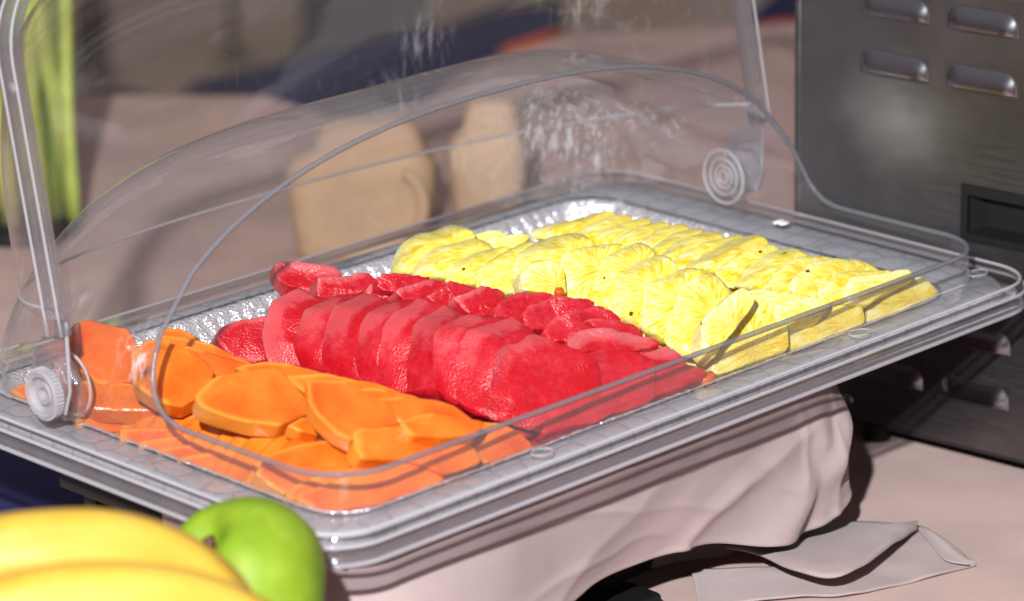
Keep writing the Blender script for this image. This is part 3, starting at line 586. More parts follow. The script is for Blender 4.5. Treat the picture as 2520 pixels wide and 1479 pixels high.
('pine',12.2054,(-0.196,-0.785,0.588),'left-row pineapple slice ninth from the far end',[(18.9,-91.5,12.6), (32.9,-82.2,29.6), (37.4,-81.2,32.5), (44.2,-82.2,33.4), (53.0,-83.3,34.9), (60.6,-84.3,36.1), (62.2,-88.2,31.3), (50.3,-91.8,22.7), (30.9,-100.4,4.7), (23.6,-98.0,5.4)]),
('pine',10.3346,(-0.191,-0.765,0.616),'left-row pineapple slice tenth from the far end, the broadest, with long fibres',[(17.0,-109.4,10.5), (31.4,-103.1,22.8), (44.5,-97.8,33.4), (53.3,-98.2,35.6), (62.7,-100.0,36.3), (66.5,-102.6,34.3), (69.8,-111.6,24.1), (67.6,-112.4,22.4), (49.6,-113.6,15.4), (30.4,-119.5,2.1), (20.7,-115.8,3.7)]),
('pine',11.4482,(-0.185,-0.743,0.643),'left-row pineapple slice eleventh from the far end, with a dark seed by its left edge',[(19.1,-127.3,6.6), (28.1,-120.7,16.9), (34.1,-119.7,19.8), (42.5,-119.6,22.4), (55.5,-119.1,26.7), (60.6,-119.8,27.3), (64.0,-125.8,21.3), (53.4,-128.5,15.2), (33.6,-131.4,6.1), (21.5,-133.3,0.4)]),
('pine',8,(-0.174,-0.698,0.695),'rounded pale pineapple slice at the near corner beside the watermelon',[(30.8,-125.6,-6.2), (45.7,-117.4,5.8), (55.6,-115.2,10.4), (68.9,-113.9,15.1), (76.8,-115.2,15.8), (87.3,-119.5,14.1), (89.7,-123.4,10.8), (88.8,-127.9,6.0), (82.2,-134.8,-2.6), (77.8,-138.3,-7.2), (58.1,-135.5,-9.3), (32.1,-130.4,-10.7), (27.9,-128.2,-9.5)]),
('pine',7,(-0.168,-0.674,0.719),'pineapple slice standing right behind the low clear wall, middle of three',[(84.8,-130.7,-12.1), (96.5,-121.2,-0.4), (106.6,-119.2,3.8), (131.7,-124.0,5.2), (145.4,-131.3,1.6), (140.1,-139.5,-7.4), (125.0,-137.3,-8.9), (102.9,-133.7,-10.7)]),
('pine',7,(-0.116,-0.659,0.743),'pineapple slice at the near right corner of the foil pan',[(146.9,-133.9,-11.0), (159.7,-125.4,-1.5), (172.3,-123.9,1.8), (188.3,-125.8,2.6), (199.9,-129.2,1.4), (201.9,-133.6,-2.2), (202.4,-139.4,-7.2), (186.6,-138.6,-9.0), (162.6,-135.9,-10.3)]),
('pine',-9,(-0.183,-0.683,0.707),'small pineapple piece wedged behind the three little front pieces',[(75.2,-112.8,18.0), (73.3,-108.4,21.7), (79.8,-108.7,23.1), (89.2,-111.7,22.7), (99.1,-114.4,22.6), (89.0,-115.7,18.8), (77.9,-114.9,16.6)]),
('pine',-10,(-0.183,-0.683,0.707),'small pineapple piece, rearmost of three fanned between the two rows',[(75.1,-114.4,16.0), (76.1,-111.3,19.2), (83.3,-110.9,21.5), (92.2,-112.9,21.9), (102.8,-117.1,20.5), (99.7,-119.9,17.1), (84.7,-119.5,13.5)]),
('pine',-10,(-0.183,-0.683,0.707),'small pineapple piece, middle of three fanned between the two rows',[(77.1,-124.6,16.0), (76.4,-122.3,18.0), (86.7,-122.2,20.8), (94.4,-123.0,22.1), (106.9,-128.6,19.9), (111.4,-132.2,17.5), (99.6,-132.7,14.0), (82.1,-129.3,12.8)]),
('pine',-10,(-0.183,-0.683,0.707),'small pineapple piece, nearest of three fanned between the two rows',[(78.8,-135.1,12.6), (80.0,-131.1,16.7), (87.6,-130.4,19.4), (95.1,-131.3,20.4), (105.5,-135.0,19.6), (115.0,-139.6,17.6), (113.8,-142.1,14.9), (103.9,-143.9,10.6), (86.6,-139.5,10.4)]),
('pine',-10,(-0.198,-0.740,0.643),'low pineapple slice behind the left row, leftmost against the foil',[(34.8,54.8,24.0), (36.3,57.8,28.0), (40.0,58.2,29.5), (53.4,54.9,29.9), (59.3,52.5,29.0), (61.8,49.9,26.8), (50.5,48.0,21.1)]),
('pine',-10,(-0.198,-0.740,0.643),'low pineapple slice behind the left row, second against the foil',[(36.9,39.9,26.0), (36.5,42.8,29.2), (41.4,42.6,30.5), (51.3,40.1,30.6), (59.5,37.5,30.2), (65.8,33.8,27.9), (56.2,32.6,23.6)]),
('pine',9,(-0.133,-0.754,0.643),'right-row pineapple slice at the far end, under the bright foil corner',[(76.5,44.7,20.0), (76.5,47.9,23.7), (82.1,48.4,25.5), (95.4,46.4,25.9), (109.8,43.6,25.7), (123.1,41.3,25.6), (126.5,38.8,23.4), (114.2,35.4,16.9), (95.4,38.2,16.3)]),
('pine',9,(-0.133,-0.754,0.643),'right-row pineapple slice second from the far end',[(83.0,19.3,20.0), (84.3,22.9,24.5), (97.9,23.6,28.1), (114.1,22.5,30.2), (124.8,20.3,29.8), (126.7,18.1,27.6), (120.9,12.6,20.0), (96.8,14.4,17.1)]),
('pine',9,(-0.133,-0.754,0.643),'right-row pineapple slice third from the far end',[(93.1,8.1,20.0), (95.8,12.6,25.9), (104.6,13.1,28.2), (120.1,11.4,29.5), (128.1,9.7,29.2), (129.9,7.5,27.0), (122.1,3.5,20.6), (105.4,4.1,17.9)]),
('pine',9,(-0.133,-0.754,0.643),'right-row pineapple slice fourth from the far end',[(92.9,-1.2,20.0), (93.4,1.8,23.7), (100.6,2.8,26.3), (116.7,1.6,28.2), (130.2,-0.7,28.3), (132.9,-2.8,26.4), (124.7,-7.1,19.7), (108.3,-6.2,17.4)]),
('pine',9,(-0.133,-0.754,0.643),'right-row pineapple slice fifth from the far end',[(103.9,-13.6,20.0), (105.5,-10.2,24.3), (114.8,-9.9,26.6), (127.8,-10.8,28.2), (134.5,-11.7,28.6), (135.7,-14.5,25.6), (128.1,-18.9,18.8), (113.0,-18.0,16.8)]),
('pine',9,(-0.133,-0.754,0.643),'right-row pineapple slice sixth from the far end',[(101.7,-25.3,20.0), (102.5,-22.0,24.0), (109.5,-21.4,26.2), (122.7,-22.0,28.2), (136.2,-24.3,28.3), (138.5,-26.7,26.0), (129.8,-31.4,18.6), (111.1,-29.4,17.1)]),
('pine',9,(-0.133,-0.754,0.643),'right-row pineapple slice seventh from the far end',[(95.8,-37.2,20.0), (96.1,-33.7,24.1), (105.6,-33.2,26.6), (119.8,-34.2,28.4), (134.2,-35.8,29.6), (137.0,-38.3,27.2), (129.7,-44.2,18.8), (106.8,-42.9,15.6)]),
('pine',9,(-0.133,-0.754,0.643),'right-row pineapple slice eighth from the far end, with a bit of green peel',[(91.6,-50.6,19.0), (88.8,-46.9,22.8), (99.8,-46.2,25.8), (116.0,-47.2,28.1), (128.9,-48.8,28.8), (139.7,-50.4,29.2), (141.6,-52.5,27.1), (129.4,-57.2,19.1), (103.1,-55.7,15.4)]),
('pine',9,(-0.133,-0.754,0.643),'right-row pineapple slice ninth from the far end',[(94.4,-60.5,18.0), (90.6,-56.5,21.9), (105.1,-55.9,25.7), (122.9,-56.7,28.4), (135.3,-58.2,29.3), (144.0,-59.9,29.0), (146.5,-63.9,24.9), (133.9,-68.7,16.6), (105.7,-65.9,14.0)]),
('pine',9,(-0.133,-0.754,0.643),'right-row pineapple slice tenth from the far end, brown eye at its top',[(94.7,-85.1,16.0), (91.2,-77.8,23.9), (103.2,-77.5,26.8), (120.6,-77.4,30.4), (134.4,-79.4,30.9), (136.0,-82.4,27.8), (127.0,-87.2,20.2), (111.0,-89.0,14.8)]),
('pine',9,(-0.133,-0.754,0.643),'right-row pineapple slice eleventh from the far end, green fleck at its tip',[(99.8,-92.8,14.0), (94.5,-88.3,18.2), (110.7,-86.3,24.0), (125.5,-85.4,28.0), (135.3,-86.1,29.2), (141.7,-87.8,28.5), (145.5,-92.6,23.7), (131.5,-98.6,13.8), (111.6,-97.7,10.7)]),
('pine',9,(-0.133,-0.754,0.643),'right-row pineapple slice twelfth from the far end',[(103.7,-110.4,14.0), (99.9,-106.1,18.2), (111.2,-103.7,23.4), (123.8,-102.6,27.3), (133.6,-103.3,28.5), (143.5,-106.2,27.1), (146.7,-109.5,23.9), (129.2,-114.8,14.1), (112.4,-114.1,11.4)]),
('pine',9,(-0.133,-0.754,0.643),'right-row pineapple slice thirteenth from the far end, dark brown eye on its edge',[(113.6,-120.7,12.0), (109.0,-114.0,18.9), (122.1,-111.7,24.2), (133.8,-110.7,27.9), (148.2,-114.3,26.7), (160.3,-118.5,24.2), (168.1,-123.3,20.2), (171.7,-127.1,16.4), (150.0,-127.3,11.7), (125.9,-125.1,9.3)]),
('pine',9,(-0.133,-0.754,0.643),'right-row pineapple slice fourteenth from the far end',[(120.9,-131.6,9.6), (119.9,-126.5,15.3), (127.7,-124.3,19.6), (137.7,-123.2,22.9), (157.0,-128.8,20.4), (168.8,-133.3,17.5), (171.1,-136.6,14.1), (155.5,-137.7,9.6), (131.8,-135.2,7.7)]),
('pine',9,(-0.133,-0.754,0.643),'right-row pineapple slice at the near end of its row',[(135.2,-132.3,2.5), (133.5,-127.0,8.5), (144.4,-124.5,13.7), (150.0,-125.0,14.2), (165.0,-129.8,11.7), (178.8,-131.9,12.1), (182.6,-133.3,11.2), (183.1,-137.5,6.4), (162.2,-135.9,3.9), (144.8,-135.5,0.8)]),
('papaya',-12,(-0.396,-0.472,0.788),'big papaya slice farthest left in the top row, behind the clear arm',[(-224.5,51.2,14.0), (-227.1,54.8,14.9), (-229.3,63.7,19.1), (-229.2,75.4,26.1), (-225.4,82.3,32.2), (-216.7,83.3,37.2), (-210.7,80.3,38.4), (-205.2,71.7,36.0), (-198.4,63.1,34.2), (-199.2,54.8,28.9), (-212.5,42.1,14.7)]),
('papaya',-12,(-0.369,-0.527,0.766),'big papaya slice second in the top row, crossed by the curved clear edge',[(-225.5,0.7,16.0), (-229.1,6.9,18.5), (-232.2,16.1,23.3), (-227.8,23.4,30.5), (-220.9,28.9,37.6), (-213.8,28.1,40.5), (-208.5,24.5,40.5), (-205.8,19.5,38.4), (-200.3,9.8,34.4), (-196.9,1.0,30.0), (-197.4,-3.5,26.6), (-201.5,-6.3,22.7), (-213.4,-7.0,16.6), (-220.9,-5.1,14.2)]),
('papaya',-12,(-0.220,-0.604,0.766),'big papaya slice third in the top row, broad shield shape with an orange lower facet',[(-205.3,-61.2,14.0), (-216.1,-54.0,16.6), (-225.2,-45.9,20.4), (-231.6,-39.3,23.8), (-234.0,-35.8,25.8), (-233.2,-32.0,29.1), (-231.0,-31.0,30.4), (-219.9,-29.5,34.8), (-215.8,-29.5,36.0), (-196.2,-37.1,35.6), (-188.1,-41.2,34.7), (-186.5,-46.4,31.1), (-184.5,-59.3,21.4), (-186.7,-64.6,16.7), (-197.4,-62.6,15.2)]),
('papaya',-12,(-0.272,-0.583,0.766),'big papaya slice fourth in the top row, leaf shaped with a pointed top',[(-202.6,-111.7,18.0), (-207.1,-104.7,21.8), (-209.5,-94.0,29.1), (-208.7,-88.0,33.9), (-202.2,-80.1,42.2), (-199.7,-82.2,41.5), (-195.3,-85.0,41.0), (-186.8,-90.8,39.6), (-184.3,-95.6,36.8), (-178.7,-104.5,32.0), (-176.1,-110.5,28.3), (-177.8,-118.7,21.5), (-187.6,-113.6,21.9), (-198.3,-110.2,20.7)]),
('papaya',-12,(-0.144,-0.679,0.719),'big papaya slice fifth in the top row, lying across the low clear wall',[(-204.0,-119.7,11.2), (-204.5,-115.7,14.8), (-199.9,-109.5,21.6), (-192.8,-109.7,22.8), (-185.9,-111.7,22.4), (-175.9,-116.5,19.8), (-162.6,-121.8,17.5), (-153.1,-127.3,14.2), (-149.1,-130.8,11.7), (-147.5,-136.8,6.4), (-147.1,-142.7,0.9), (-150.3,-143.3,-0.3), (-163.6,-141.5,-1.3), (-169.6,-140.0,-1.1), (-177.3,-132.9,4.1), (-186.1,-126.9,7.9)]),
('papaya',-10,(-0.166,-0.621,0.766),'papaya slice nearest the rounded near corner of the clear wall',[(-237.5,-120.0,-2.8), (-242.3,-114.5,0.6), (-238.0,-112.9,2.8), (-226.1,-115.4,3.4), (-213.7,-117.5,4.3), (-195.9,-121.7,4.8), (-178.8,-126.0,5.0), (-174.0,-129.4,3.4), (-168.2,-140.1,-4.1), (-183.3,-138.8,-6.3), (-207.2,-133.3,-7.0), (-224.5,-128.8,-7.1), (-236.7,-122.9,-5.0)]),
('papaya',-9,(-0.173,-0.646,0.743),'papaya slice just behind the nearest one, only its upper edge showing',[(-240.0,-109.4,-1.5), (-242.0,-107.0,0.1), (-235.1,-105.7,2.9), (-219.0,-107.6,4.9), (-201.9,-112.4,4.7), (-190.4,-115.7,4.6), (-177.0,-120.8,3.2), (-181.1,-125.0,-1.4), (-202.3,-120.3,-2.2), (-226.3,-115.2,-3.4)]),
('papaya',-12,(-0.159,-0.595,0.788),'broad papaya slice with a grainy cut edge behind the near corner',[(-235.5,-99.3,-3.2), (-239.9,-91.1,2.1), (-241.9,-85.6,5.8), (-231.3,-81.7,10.9), (-224.2,-81.8,12.3), (-212.4,-84.6,12.5), (-197.8,-89.2,12.0), (-189.7,-96.0,8.5), (-192.9,-102.5,3.0), (-198.4,-104.4,0.5), (-213.0,-100.7,0.3), (-229.4,-98.9,-1.7)]),
('papaya',-10,(-0.220,-0.604,0.766),'small bright red-orange papaya piece between the third and fourth big slices',[(-203.5,-73.2,14.0), (-206.4,-68.9,16.5), (-198.6,-69.5,18.3), (-192.3,-71.0,18.9), (-192.5,-78.7,12.9), (-196.0,-79.4,11.3)]),
('papaya',-9,(-0.369,-0.527,0.766),'papaya end piece at the far left behind the round pivot knob',[(-239.5,102.2,-1.2), (-242.2,108.1,1.6), (-233.0,105.7,4.3), (-225.4,100.2,4.2), (-224.7,92.7,-0.6), (-235.6,95.9,-3.7)]),
('papaya',-10,(-0.269,-0.385,0.883),'papaya slice in the lower fan, right under the first big slice',[(-242.4,53.3,8.0), (-242.3,65.0,13.1), (-234.1,63.2,14.8), (-225.5,56.8,14.6), (-212.5,43.2,12.7), (-209.0,26.7,6.6), (-203.4,16.9,4.0), (-216.8,25.8,3.8), (-236.7,43.5,5.4)]),
('papaya',-5.5,(-0.324,-0.803,0.500),'thin papaya slice in the lower fan, second from its far end',[(-241.2,56.0,1.3), (-242.3,59.3,5.9), (-239.4,61.0,10.4), (-203.8,41.7,2.5), (-188.1,31.4,-3.7), (-169.0,18.5,-12.2), (-168.3,16.2,-15.3), (-188.2,26.8,-11.3), (-204.3,36.6,-5.9)]),
('papaya',-5.5,(-0.324,-0.803,0.500),'thin papaya slice in the lower fan, third from its far end',[(-241.6,56.1,-4.4), (-242.5,59.6,0.7), (-239.6,61.2,5.3), (-203.7,42.2,-2.1), (-185.0,30.5,-8.7), (-160.3,15.5,-16.7), (-159.6,13.3,-19.9), (-185.1,25.9,-16.2), (-204.2,37.1,-10.6)]),
('papaya',-5.5,(-0.324,-0.803,0.500),'thin papaya slice in the lower fan, fourth from its far end',[(-241.9,49.0,-7.1), (-243.0,52.4,-2.5), (-240.0,54.0,2.0), (-206.6,36.2,-4.8), (-185.1,23.8,-10.8), (-157.9,9.2,-16.6), (-157.1,6.9,-19.7), (-185.2,19.2,-18.3), (-207.1,31.2,-13.2)]),
('papaya',-5.5,(-0.324,-0.803,0.500),'thin papaya slice in the lower fan, fifth from its far end',[(-242.3,14.5,-7.9), (-242.7,17.7,-3.0), (-240.2,19.5,1.5), (-219.6,9.9,-0.6), (-195.4,-2.4,-4.6), (-166.0,-16.4,-8.1), (-165.3,-18.7,-11.2), (-195.5,-6.9,-12.0), (-220.1,4.9,-8.9)]),
('papaya',-5.5,(-0.324,-0.803,0.500),'thin papaya slice in the lower fan, sixth from its far end',[(-242.1,-0.2,-10.4), (-242.5,3.0,-5.5), (-240.1,4.8,-1.0), (-219.0,-4.2,-1.8), (-193.2,-16.2,-4.4), (-165.2,-29.4,-7.2), (-164.5,-31.6,-10.3), (-193.3,-20.8,-11.7), (-219.5,-9.2,-10.0)]),
('papaya',-5.5,(-0.324,-0.803,0.500),'thin papaya slice in the lower fan, seventh from its far end',[(-241.6,-14.4,-11.4), (-242.0,-11.1,-6.5), (-239.5,-9.4,-2.1), (-219.2,-17.7,-2.3), (-193.5,-28.9,-3.6), (-165.1,-42.2,-6.5), (-164.3,-44.4,-9.5), (-193.6,-33.4,-10.9), (-219.7,-22.6,-10.5)]),
('papaya',-5.5,(-0.324,-0.803,0.500),'thin papaya slice in the lower fan, eighth and nearest from its far end',[(-242.2,-29.8,-11.7), (-242.6,-26.6,-6.8), (-240.1,-24.8,-2.4), (-220.7,-32.5,-2.0), (-195.3,-43.1,-2.6), (-166.2,-56.3,-4.9), (-165.5,-58.4,-7.9), (-195.4,-47.6,-9.8), (-221.2,-37.3,-10.2)]),
('papaya',-9,(-0.295,-0.731,0.616),'papaya slice at the far edge of the pile, its top against the foil',[(-176.9,59.5,22.0), (-178.0,63.0,25.6), (-175.4,64.3,28.4), (-166.6,59.5,26.9), (-162.9,55.6,24.0), (-158.6,50.0,19.5), (-151.2,42.9,14.5), (-158.7,44.4,12.7), (-169.8,52.2,16.6)]),
('papaya',-9,(-0.295,-0.731,0.616),'papaya slice second behind the big ones, beside the isolated watermelon slice',[(-178.8,45.3,20.0), (-185.3,54.0,27.2), (-183.2,54.6,28.9), (-170.4,46.5,25.4), (-161.9,40.0,21.8), (-154.7,31.9,15.7), (-148.1,25.6,11.4), (-156.1,26.5,8.6), (-167.4,34.1,12.1)]),
('papaya',-9,(-0.295,-0.731,0.616),'papaya slice third behind the big ones, tucked behind the big shield-shaped slice',[(-188.5,8.6,18.0), (-196.4,23.1,31.5), (-193.1,22.8,32.7), (-186.8,18.1,30.1), (-177.9,10.6,25.5), (-169.2,3.7,21.5), (-178.3,4.1,17.5)]),
('papaya',-10,(-0.295,-0.731,0.616),'papaya slice with a wet brownish edge right behind the shield-shaped slice',[(-176.9,-15.3,20.0), (-186.7,-6.6,25.6), (-180.7,-7.9,26.9), (-170.9,-12.0,26.7), (-161.3,-18.0,24.2), (-150.5,-25.7,20.3), (-144.8,-30.5,17.4), (-155.2,-30.6,12.2), (-164.9,-25.5,13.6)]),
('papaya',-10,(-0.295,-0.731,0.616),'papaya slice behind the leaf-shaped one, bordering the watermelon',[(-177.8,-51.7,20.0), (-183.8,-41.5,29.2), (-174.6,-45.4,29.1), (-163.4,-51.0,27.7), (-154.2,-58.0,23.9), (-143.4,-65.6,20.0), (-134.6,-73.0,15.5), (-142.0,-75.2,9.3), (-157.8,-65.3,13.4)]),
('papaya',-8,(-0.295,-0.731,0.616),'thin papaya slice along the watermelon, above the leaf-shaped slice',[(-169.3,-89.6,22.0), (-173.3,-82.2,28.8), (-167.9,-84.4,28.8), (-160.5,-88.3,27.7), (-153.8,-93.0,25.3), (-146.0,-99.0,22.0), (-153.2,-100.0,17.3), (-163.2,-94.8,18.7)]),
('papaya',-10,(-0.220,-0.604,0.766),'long papaya slice whose rounded end meets the deep red watermelon',[(-174.9,-119.4,20.0), (-177.6,-113.0,24.3), (-177.7,-103.2,31.9), (-167.9,-108.4,30.7), (-154.2,-117.3,27.6), (-146.5,-124.7,23.9), (-142.9,-134.0,17.7), (-153.1,-131.3,16.9)]),
('papaya',-9,(-0.211,-0.579,0.788),'papaya slice between the long one and the big fifth slice',[(-178.9,-127.4,18.0), (-179.4,-119.6,23.6), (-169.5,-121.6,24.8), (-162.3,-124.2,24.8), (-153.1,-131.6,21.9), (-142.1,-140.2,18.5), (-149.3,-142.7,14.7), (-165.3,-136.2,15.2)]),
('papaya',-9,(-0.166,-0.621,0.766),'papaya slice at the right end of the papaya, against the clear wall',[(-140.1,-136.6,-4.4), (-144.2,-129.2,0.6), (-141.3,-120.2,8.6), (-125.7,-123.0,9.7), (-118.8,-126.9,8.1), (-112.7,-133.8,3.7), (-110.9,-139.6,-0.6), (-111.7,-143.4,-3.8), (-128.6,-140.3,-5.0)])]
MATS = {'melon': MELON, 'pine': PINE, 'papaya': PAPAYA}
NAMES = {'melon': 'watermelon_slice', 'pine': 'pineapple_slice', 'papaya': 'papaya_slice'}
CATS = {'melon': 'watermelon slice', 'pine': 'pineapple slice', 'papaya': 'papaya slice'}
def smooth_poly(p, it=1, keep=.18):
    for _ in range(it):
        q = []
        for i in range(len(p)):
            a, b = p[i], p[(i+1) % len(p)]; q.append(a.lerp(b, keep)); q.append(a.lerp(b, 1-keep))
        p = q
    return p
def resample(p, n):
    d = [0]
    for i in range(len(p)): d.append(d[-1]+(p[(i+1) % len(p)]-p[i]).length)
    T = d[-1]; out = []; j = 0
    for k in range(n):
        s = T*k/n
        while d[j+1] < s: j += 1
        u = (s-d[j])/max(1e-9, d[j+1]-d[j]); out.append(p[j].lerp(p[(j+1) % len(p)], u))
    return out
def slice_obj(idx, kind, th, nrm, label, pts, nxt=None):
    P = [Vector(p) for p in pts]; n = Vector(nrm).normalized()
    u = Vector((0, 0, 1)).cross(n).normalized(); w = n.cross(u)
    c0 = sum(P, Vector())/len(P)
    p2 = [Vector(((p-c0).dot(u), (p-c0).dot(w))) for p in P]
    nflag = int(len(p2)*.62); outer = p2[1 if (kind == 'melon' and idx > 2) else 0:nflag]; rw = (.95 if idx < 3 else .85 if idx < 7 else .62 if idx < 10 else .3 if idx < 13 else 1.5 if idx in (24, 25) else 1.1 if idx in (13, 14, 16, 17, 19) else .35) if kind == 'melon' else 1.0
    area = sum(p2[i].x*p2[(i+1) % len(p2)].y-p2[(i+1) % len(p2)].x*p2[i].y for i in range(len(p2)))
    om = sum(outer, Vector((0, 0)))/len(outer)
    core = -om*1.15
    sm = smooth_poly(p2, 1, .12 if kind != 'papaya' else .07)
    NP = 72; ring = resample(sm, NP)
    # inward normals
    def inset(d):
        out = []
        for i in range(NP):
            t = (ring[(i+1) % NP]-ring[i-1]).normalized(); nn = Vector((-t.y, t.x))*(1 if area > 0 else -1)
            out.append(ring[i]+nn*d)
        return out
    front = None; sm0_ = smooth_poly(p2, 1, .12)
    if nxt is not None:
        q2 = [Vector(p) for p in nxt]; cN = sum(q2, Vector())/len(q2); offN = (cN-c0).dot(n)
        q3 = [Vector(((p-c0).dot(u), (p-c0).dot(w))) for p in q2]; fr_ = resample(smooth_poly(q3, 1, .12), NP)
        mN = sum(fr_, Vector((0, 0)))/NP; fr_ = fr_ if kind == 'melon' else [a_.lerp(b_, .5) for a_, b_ in zip(fr_, resample(sm0_, NP))]; mN = sum(fr_, Vector((0, 0)))/NP; fbase = fr_; front = [q+(mN-q).normalized()*((3.2 if kind == 'melon' else 4.5)*(.75+.5*noise.noise(Vector((q.x*.12, q.y*.12, idx*3.1))))) for q in fr_]; th = max(3.0, offN-(.7 if kind == 'melon' else 1.9))
    T = abs(th)+((2.5 if kind == 'pine' else 1.0) if nxt is None else 0); seed = idx*7.31
    kb = .7 if kind != 'papaya' else .75
    lev = []          # (2d ring, offset from viewer-side face, 0 = front .. T = back)
    for s in (.02, .18, .34, .5, .64, .77, .88): lev.append(([q*s for q in inset(kb)], 0))
    lev += [(inset(kb), 0), (inset(kb*.45), kb*.22), (inset(0), kb*.9)] if kind != 'papaya' else [(inset(kb), 0), (inset(0), kb*.9)]
    for s in ((.12, .25, .42, .6, .82) if front is not None else (.35, .6, .82)): lev.append((inset(0), max(kb*1.05, T*s)))
    lev += [(inset(kb*.4), T-.3), (inset(kb), T)]
    for s in (.7, .4, .02): lev.append(([q*s for q in inset(kb)], T))
    f0 = T if th > 0 else 0.0
    V = []; rind = []; pol = []
    amp = {'melon': 1.1, 'pine': .9, 'papaya': .5}[kind]; fine = {'melon': .3, 'pine': .25, 'papaya': .16}[kind]
    if kind == 'melon' and idx >= 13: amp, fine = 1.5, .62
    for rg, dep in lev:
        for qi, q in enumerate(rg):
            off = f0-dep
            if front is not None:
                k_ = 1-dep/T; mv_ = (fbase[qi]-ring[qi])*k_+(front[qi]-fbase[qi])*k_**(2.6 if kind == 'melon' else 3.6); q = q+mv_ if (q-ring[qi]).length < 3 else (q+mv_ if dep > T*.9 else mN+(front[qi]-mN)*(q.length/max(1e-6, ring[qi].length)))
            pos = c0+u*q.x+w*q.y+n*off
            nz = Vector((pos.x*.07, pos.y*.07, pos.z*.07+seed)); n3 = noise.noise_vector(nz)*amp*1.3
            nf = noise.noise_vector(Vector((pos.x*.45, pos.y*.45, pos.z*.45+seed)))*fine
            if dep < T*.95: pos = pos+n3+nf
            else: pos = pos+n3
            V.append(pos)
            dmin = min((q-outer[i]).length if True else 0 for i in range(len(outer)))
            for i in range(len(outer)-1):
                a, b = outer[i], outer[i+1]; ab = b-a; tt = max(0, min(1, (q-a).dot(ab)/max(ab.length_squared, 1e-9))); dmin = min(dmin, (q-a-ab*tt).length)
            sfr = qi/NP; ws = (lambda a_: a_*a_*(3-2*a_))(min(1, max(0, (sfr-.05)/.24)))*(1-.5*min(1, max(0, (sfr-.38)/.15))) if kind == 'melon' and 1 < idx < 13 else 1.0
            if front is not None and dep > 0: dmin = min(dmin, .8+2.5*(1-dep/T)) if dmin < 9 else dmin
            rind.append(max(0, 1-dmin/(10.0 if idx in (13, 24, 25) else 4.0 if kind == 'melon' else 2.6 if kind == 'papaya' else 11.0))*rw*ws)
            if front is not None and kind == 'pine': rind[-1] = max(0, dep/T) if dep > 0 else 0
            rel = q-core; pol.append((rel.length/10, math.atan2(rel.y, rel.x), off/10))
    cen = sum(V, Vector())/len(V); zb = min(p.z for p in V); org = Vector((cen.x, cen.y, zb))
    F = []
    for j in range(len(lev)-1):
        for i in range(NP):
            a = j*NP+i; b = j*NP+(i+1) % NP; F.append((a, a+NP, b+NP, b) if area > 0 else (a, b, b+NP, a+NP))
    F.append(tuple(range(NP)) if area > 0 else tuple(range(NP))[::-1])
    Lb = (len(lev)-1)*NP; F.append(tuple(range(Lb, Lb+NP))[::-1] if area > 0 else tuple(range(Lb, Lb+NP)))
    me = mesh(NAMES[kind], [(p-org)*MM for p in V], F)
    at = me.attributes.new('rind', 'FLOAT', 'POINT'); at.data.foreach_set('value', rind)
    pa = me.attributes.new('polar', 'FLOAT_VECTOR', 'POINT'); pa.data.foreach_set('vector', [c for p in pol for c in p])
    o = link(NAMES[kind], me, MATS[kind]); o.location = org*MM; auto(o, 38 if kind != 'papaya' else 26)
    g_ = {'melon': 'watermelon slices fanned in the middle of the pan', 'pine': 'pineapple slices fanned at the right of the pan', 'papaya': 'papaya slices heaped at the left of the pan'}[kind]
    tag(o, label, CATS[kind], g_)
    return o, n, (V, NP)
fruit = []
NEXT = {1: 2, 2: 3, 3: 4, 4: 5, 5: 6, 6: 7, 7: 8, 8: 9, 9: 10, 10: 11, 26: 27, 27: 28, 28: 29, 29: 30, 30: 32, 32: 33, 33: 34, 34: 35, 35: 36, 36: 37, 47: 48, 48: 49, 49: 50, 50: 51, 51: 52, 52: 53, 53: 54, 54: 55, 55: 56, 56: 57, 57: 58, 58: 59, 59: 60, 60: 61}
for i, (kind, th, nrm, label, pts) in enumerate(SLICES):
    fruit.append(slice_obj(i, kind, th, nrm, label, pts, SLICES[NEXT[i]][4] if i in NEXT else None))

# buried layers of the same fruit filling the pan below the visible slices
def heap(name, m, x0, x1, y0, y1, ztop, label, cat, seed):
    def fn(a, b):
        x = x0+(x1-x0)*a; y = y0+(y1-y0)*b
        e = min(a, 1-a, b, 1-b)*2; h = (1-(1-min(1, e*1.6))**2)
        saw = (y*.09) % 1.0
        z = -26+(ztop+26)*h+4.5*(saw-.5)*h+2*noise.noise(Vector((x*.05, y*.05, seed)))
        return mmv(x, y+3*noise.noise(Vector((x*.1, y*.1, seed))), z)
    me = gridmesh(name, fn, 70, 110)
    at = me.attributes.new('rind', 'FLOAT', 'POINT'); at.data.foreach_set('value', [.2]*len(me.vertices))
    pa = me.attributes.new('polar', 'FLOAT_VECTOR', 'POINT'); pa.data.foreach_set('vector', [c for v in me.vertices for c in (v.co.x*100, v.co.y*20, 0)])
    o = link(name, me, m); tag(o, label, cat, kind='stuff')
heap('buried_papaya', PAPAYA, -236, -122, -138, 88, 5, 'buried papaya pieces showing dark orange in the gaps of the papaya heap', 'papaya', 1)
heap('buried_watermelon', MELON, -118, 12, -138, 62, 9, 'buried watermelon pieces filling the gaps between the two melon rows', 'watermelon', 2)
heap('buried_pineapple', PINE, -5, 196, -138, 66, 9, 'buried pineapple pieces filling the gaps between the pineapple rows', 'pineapple', 3)

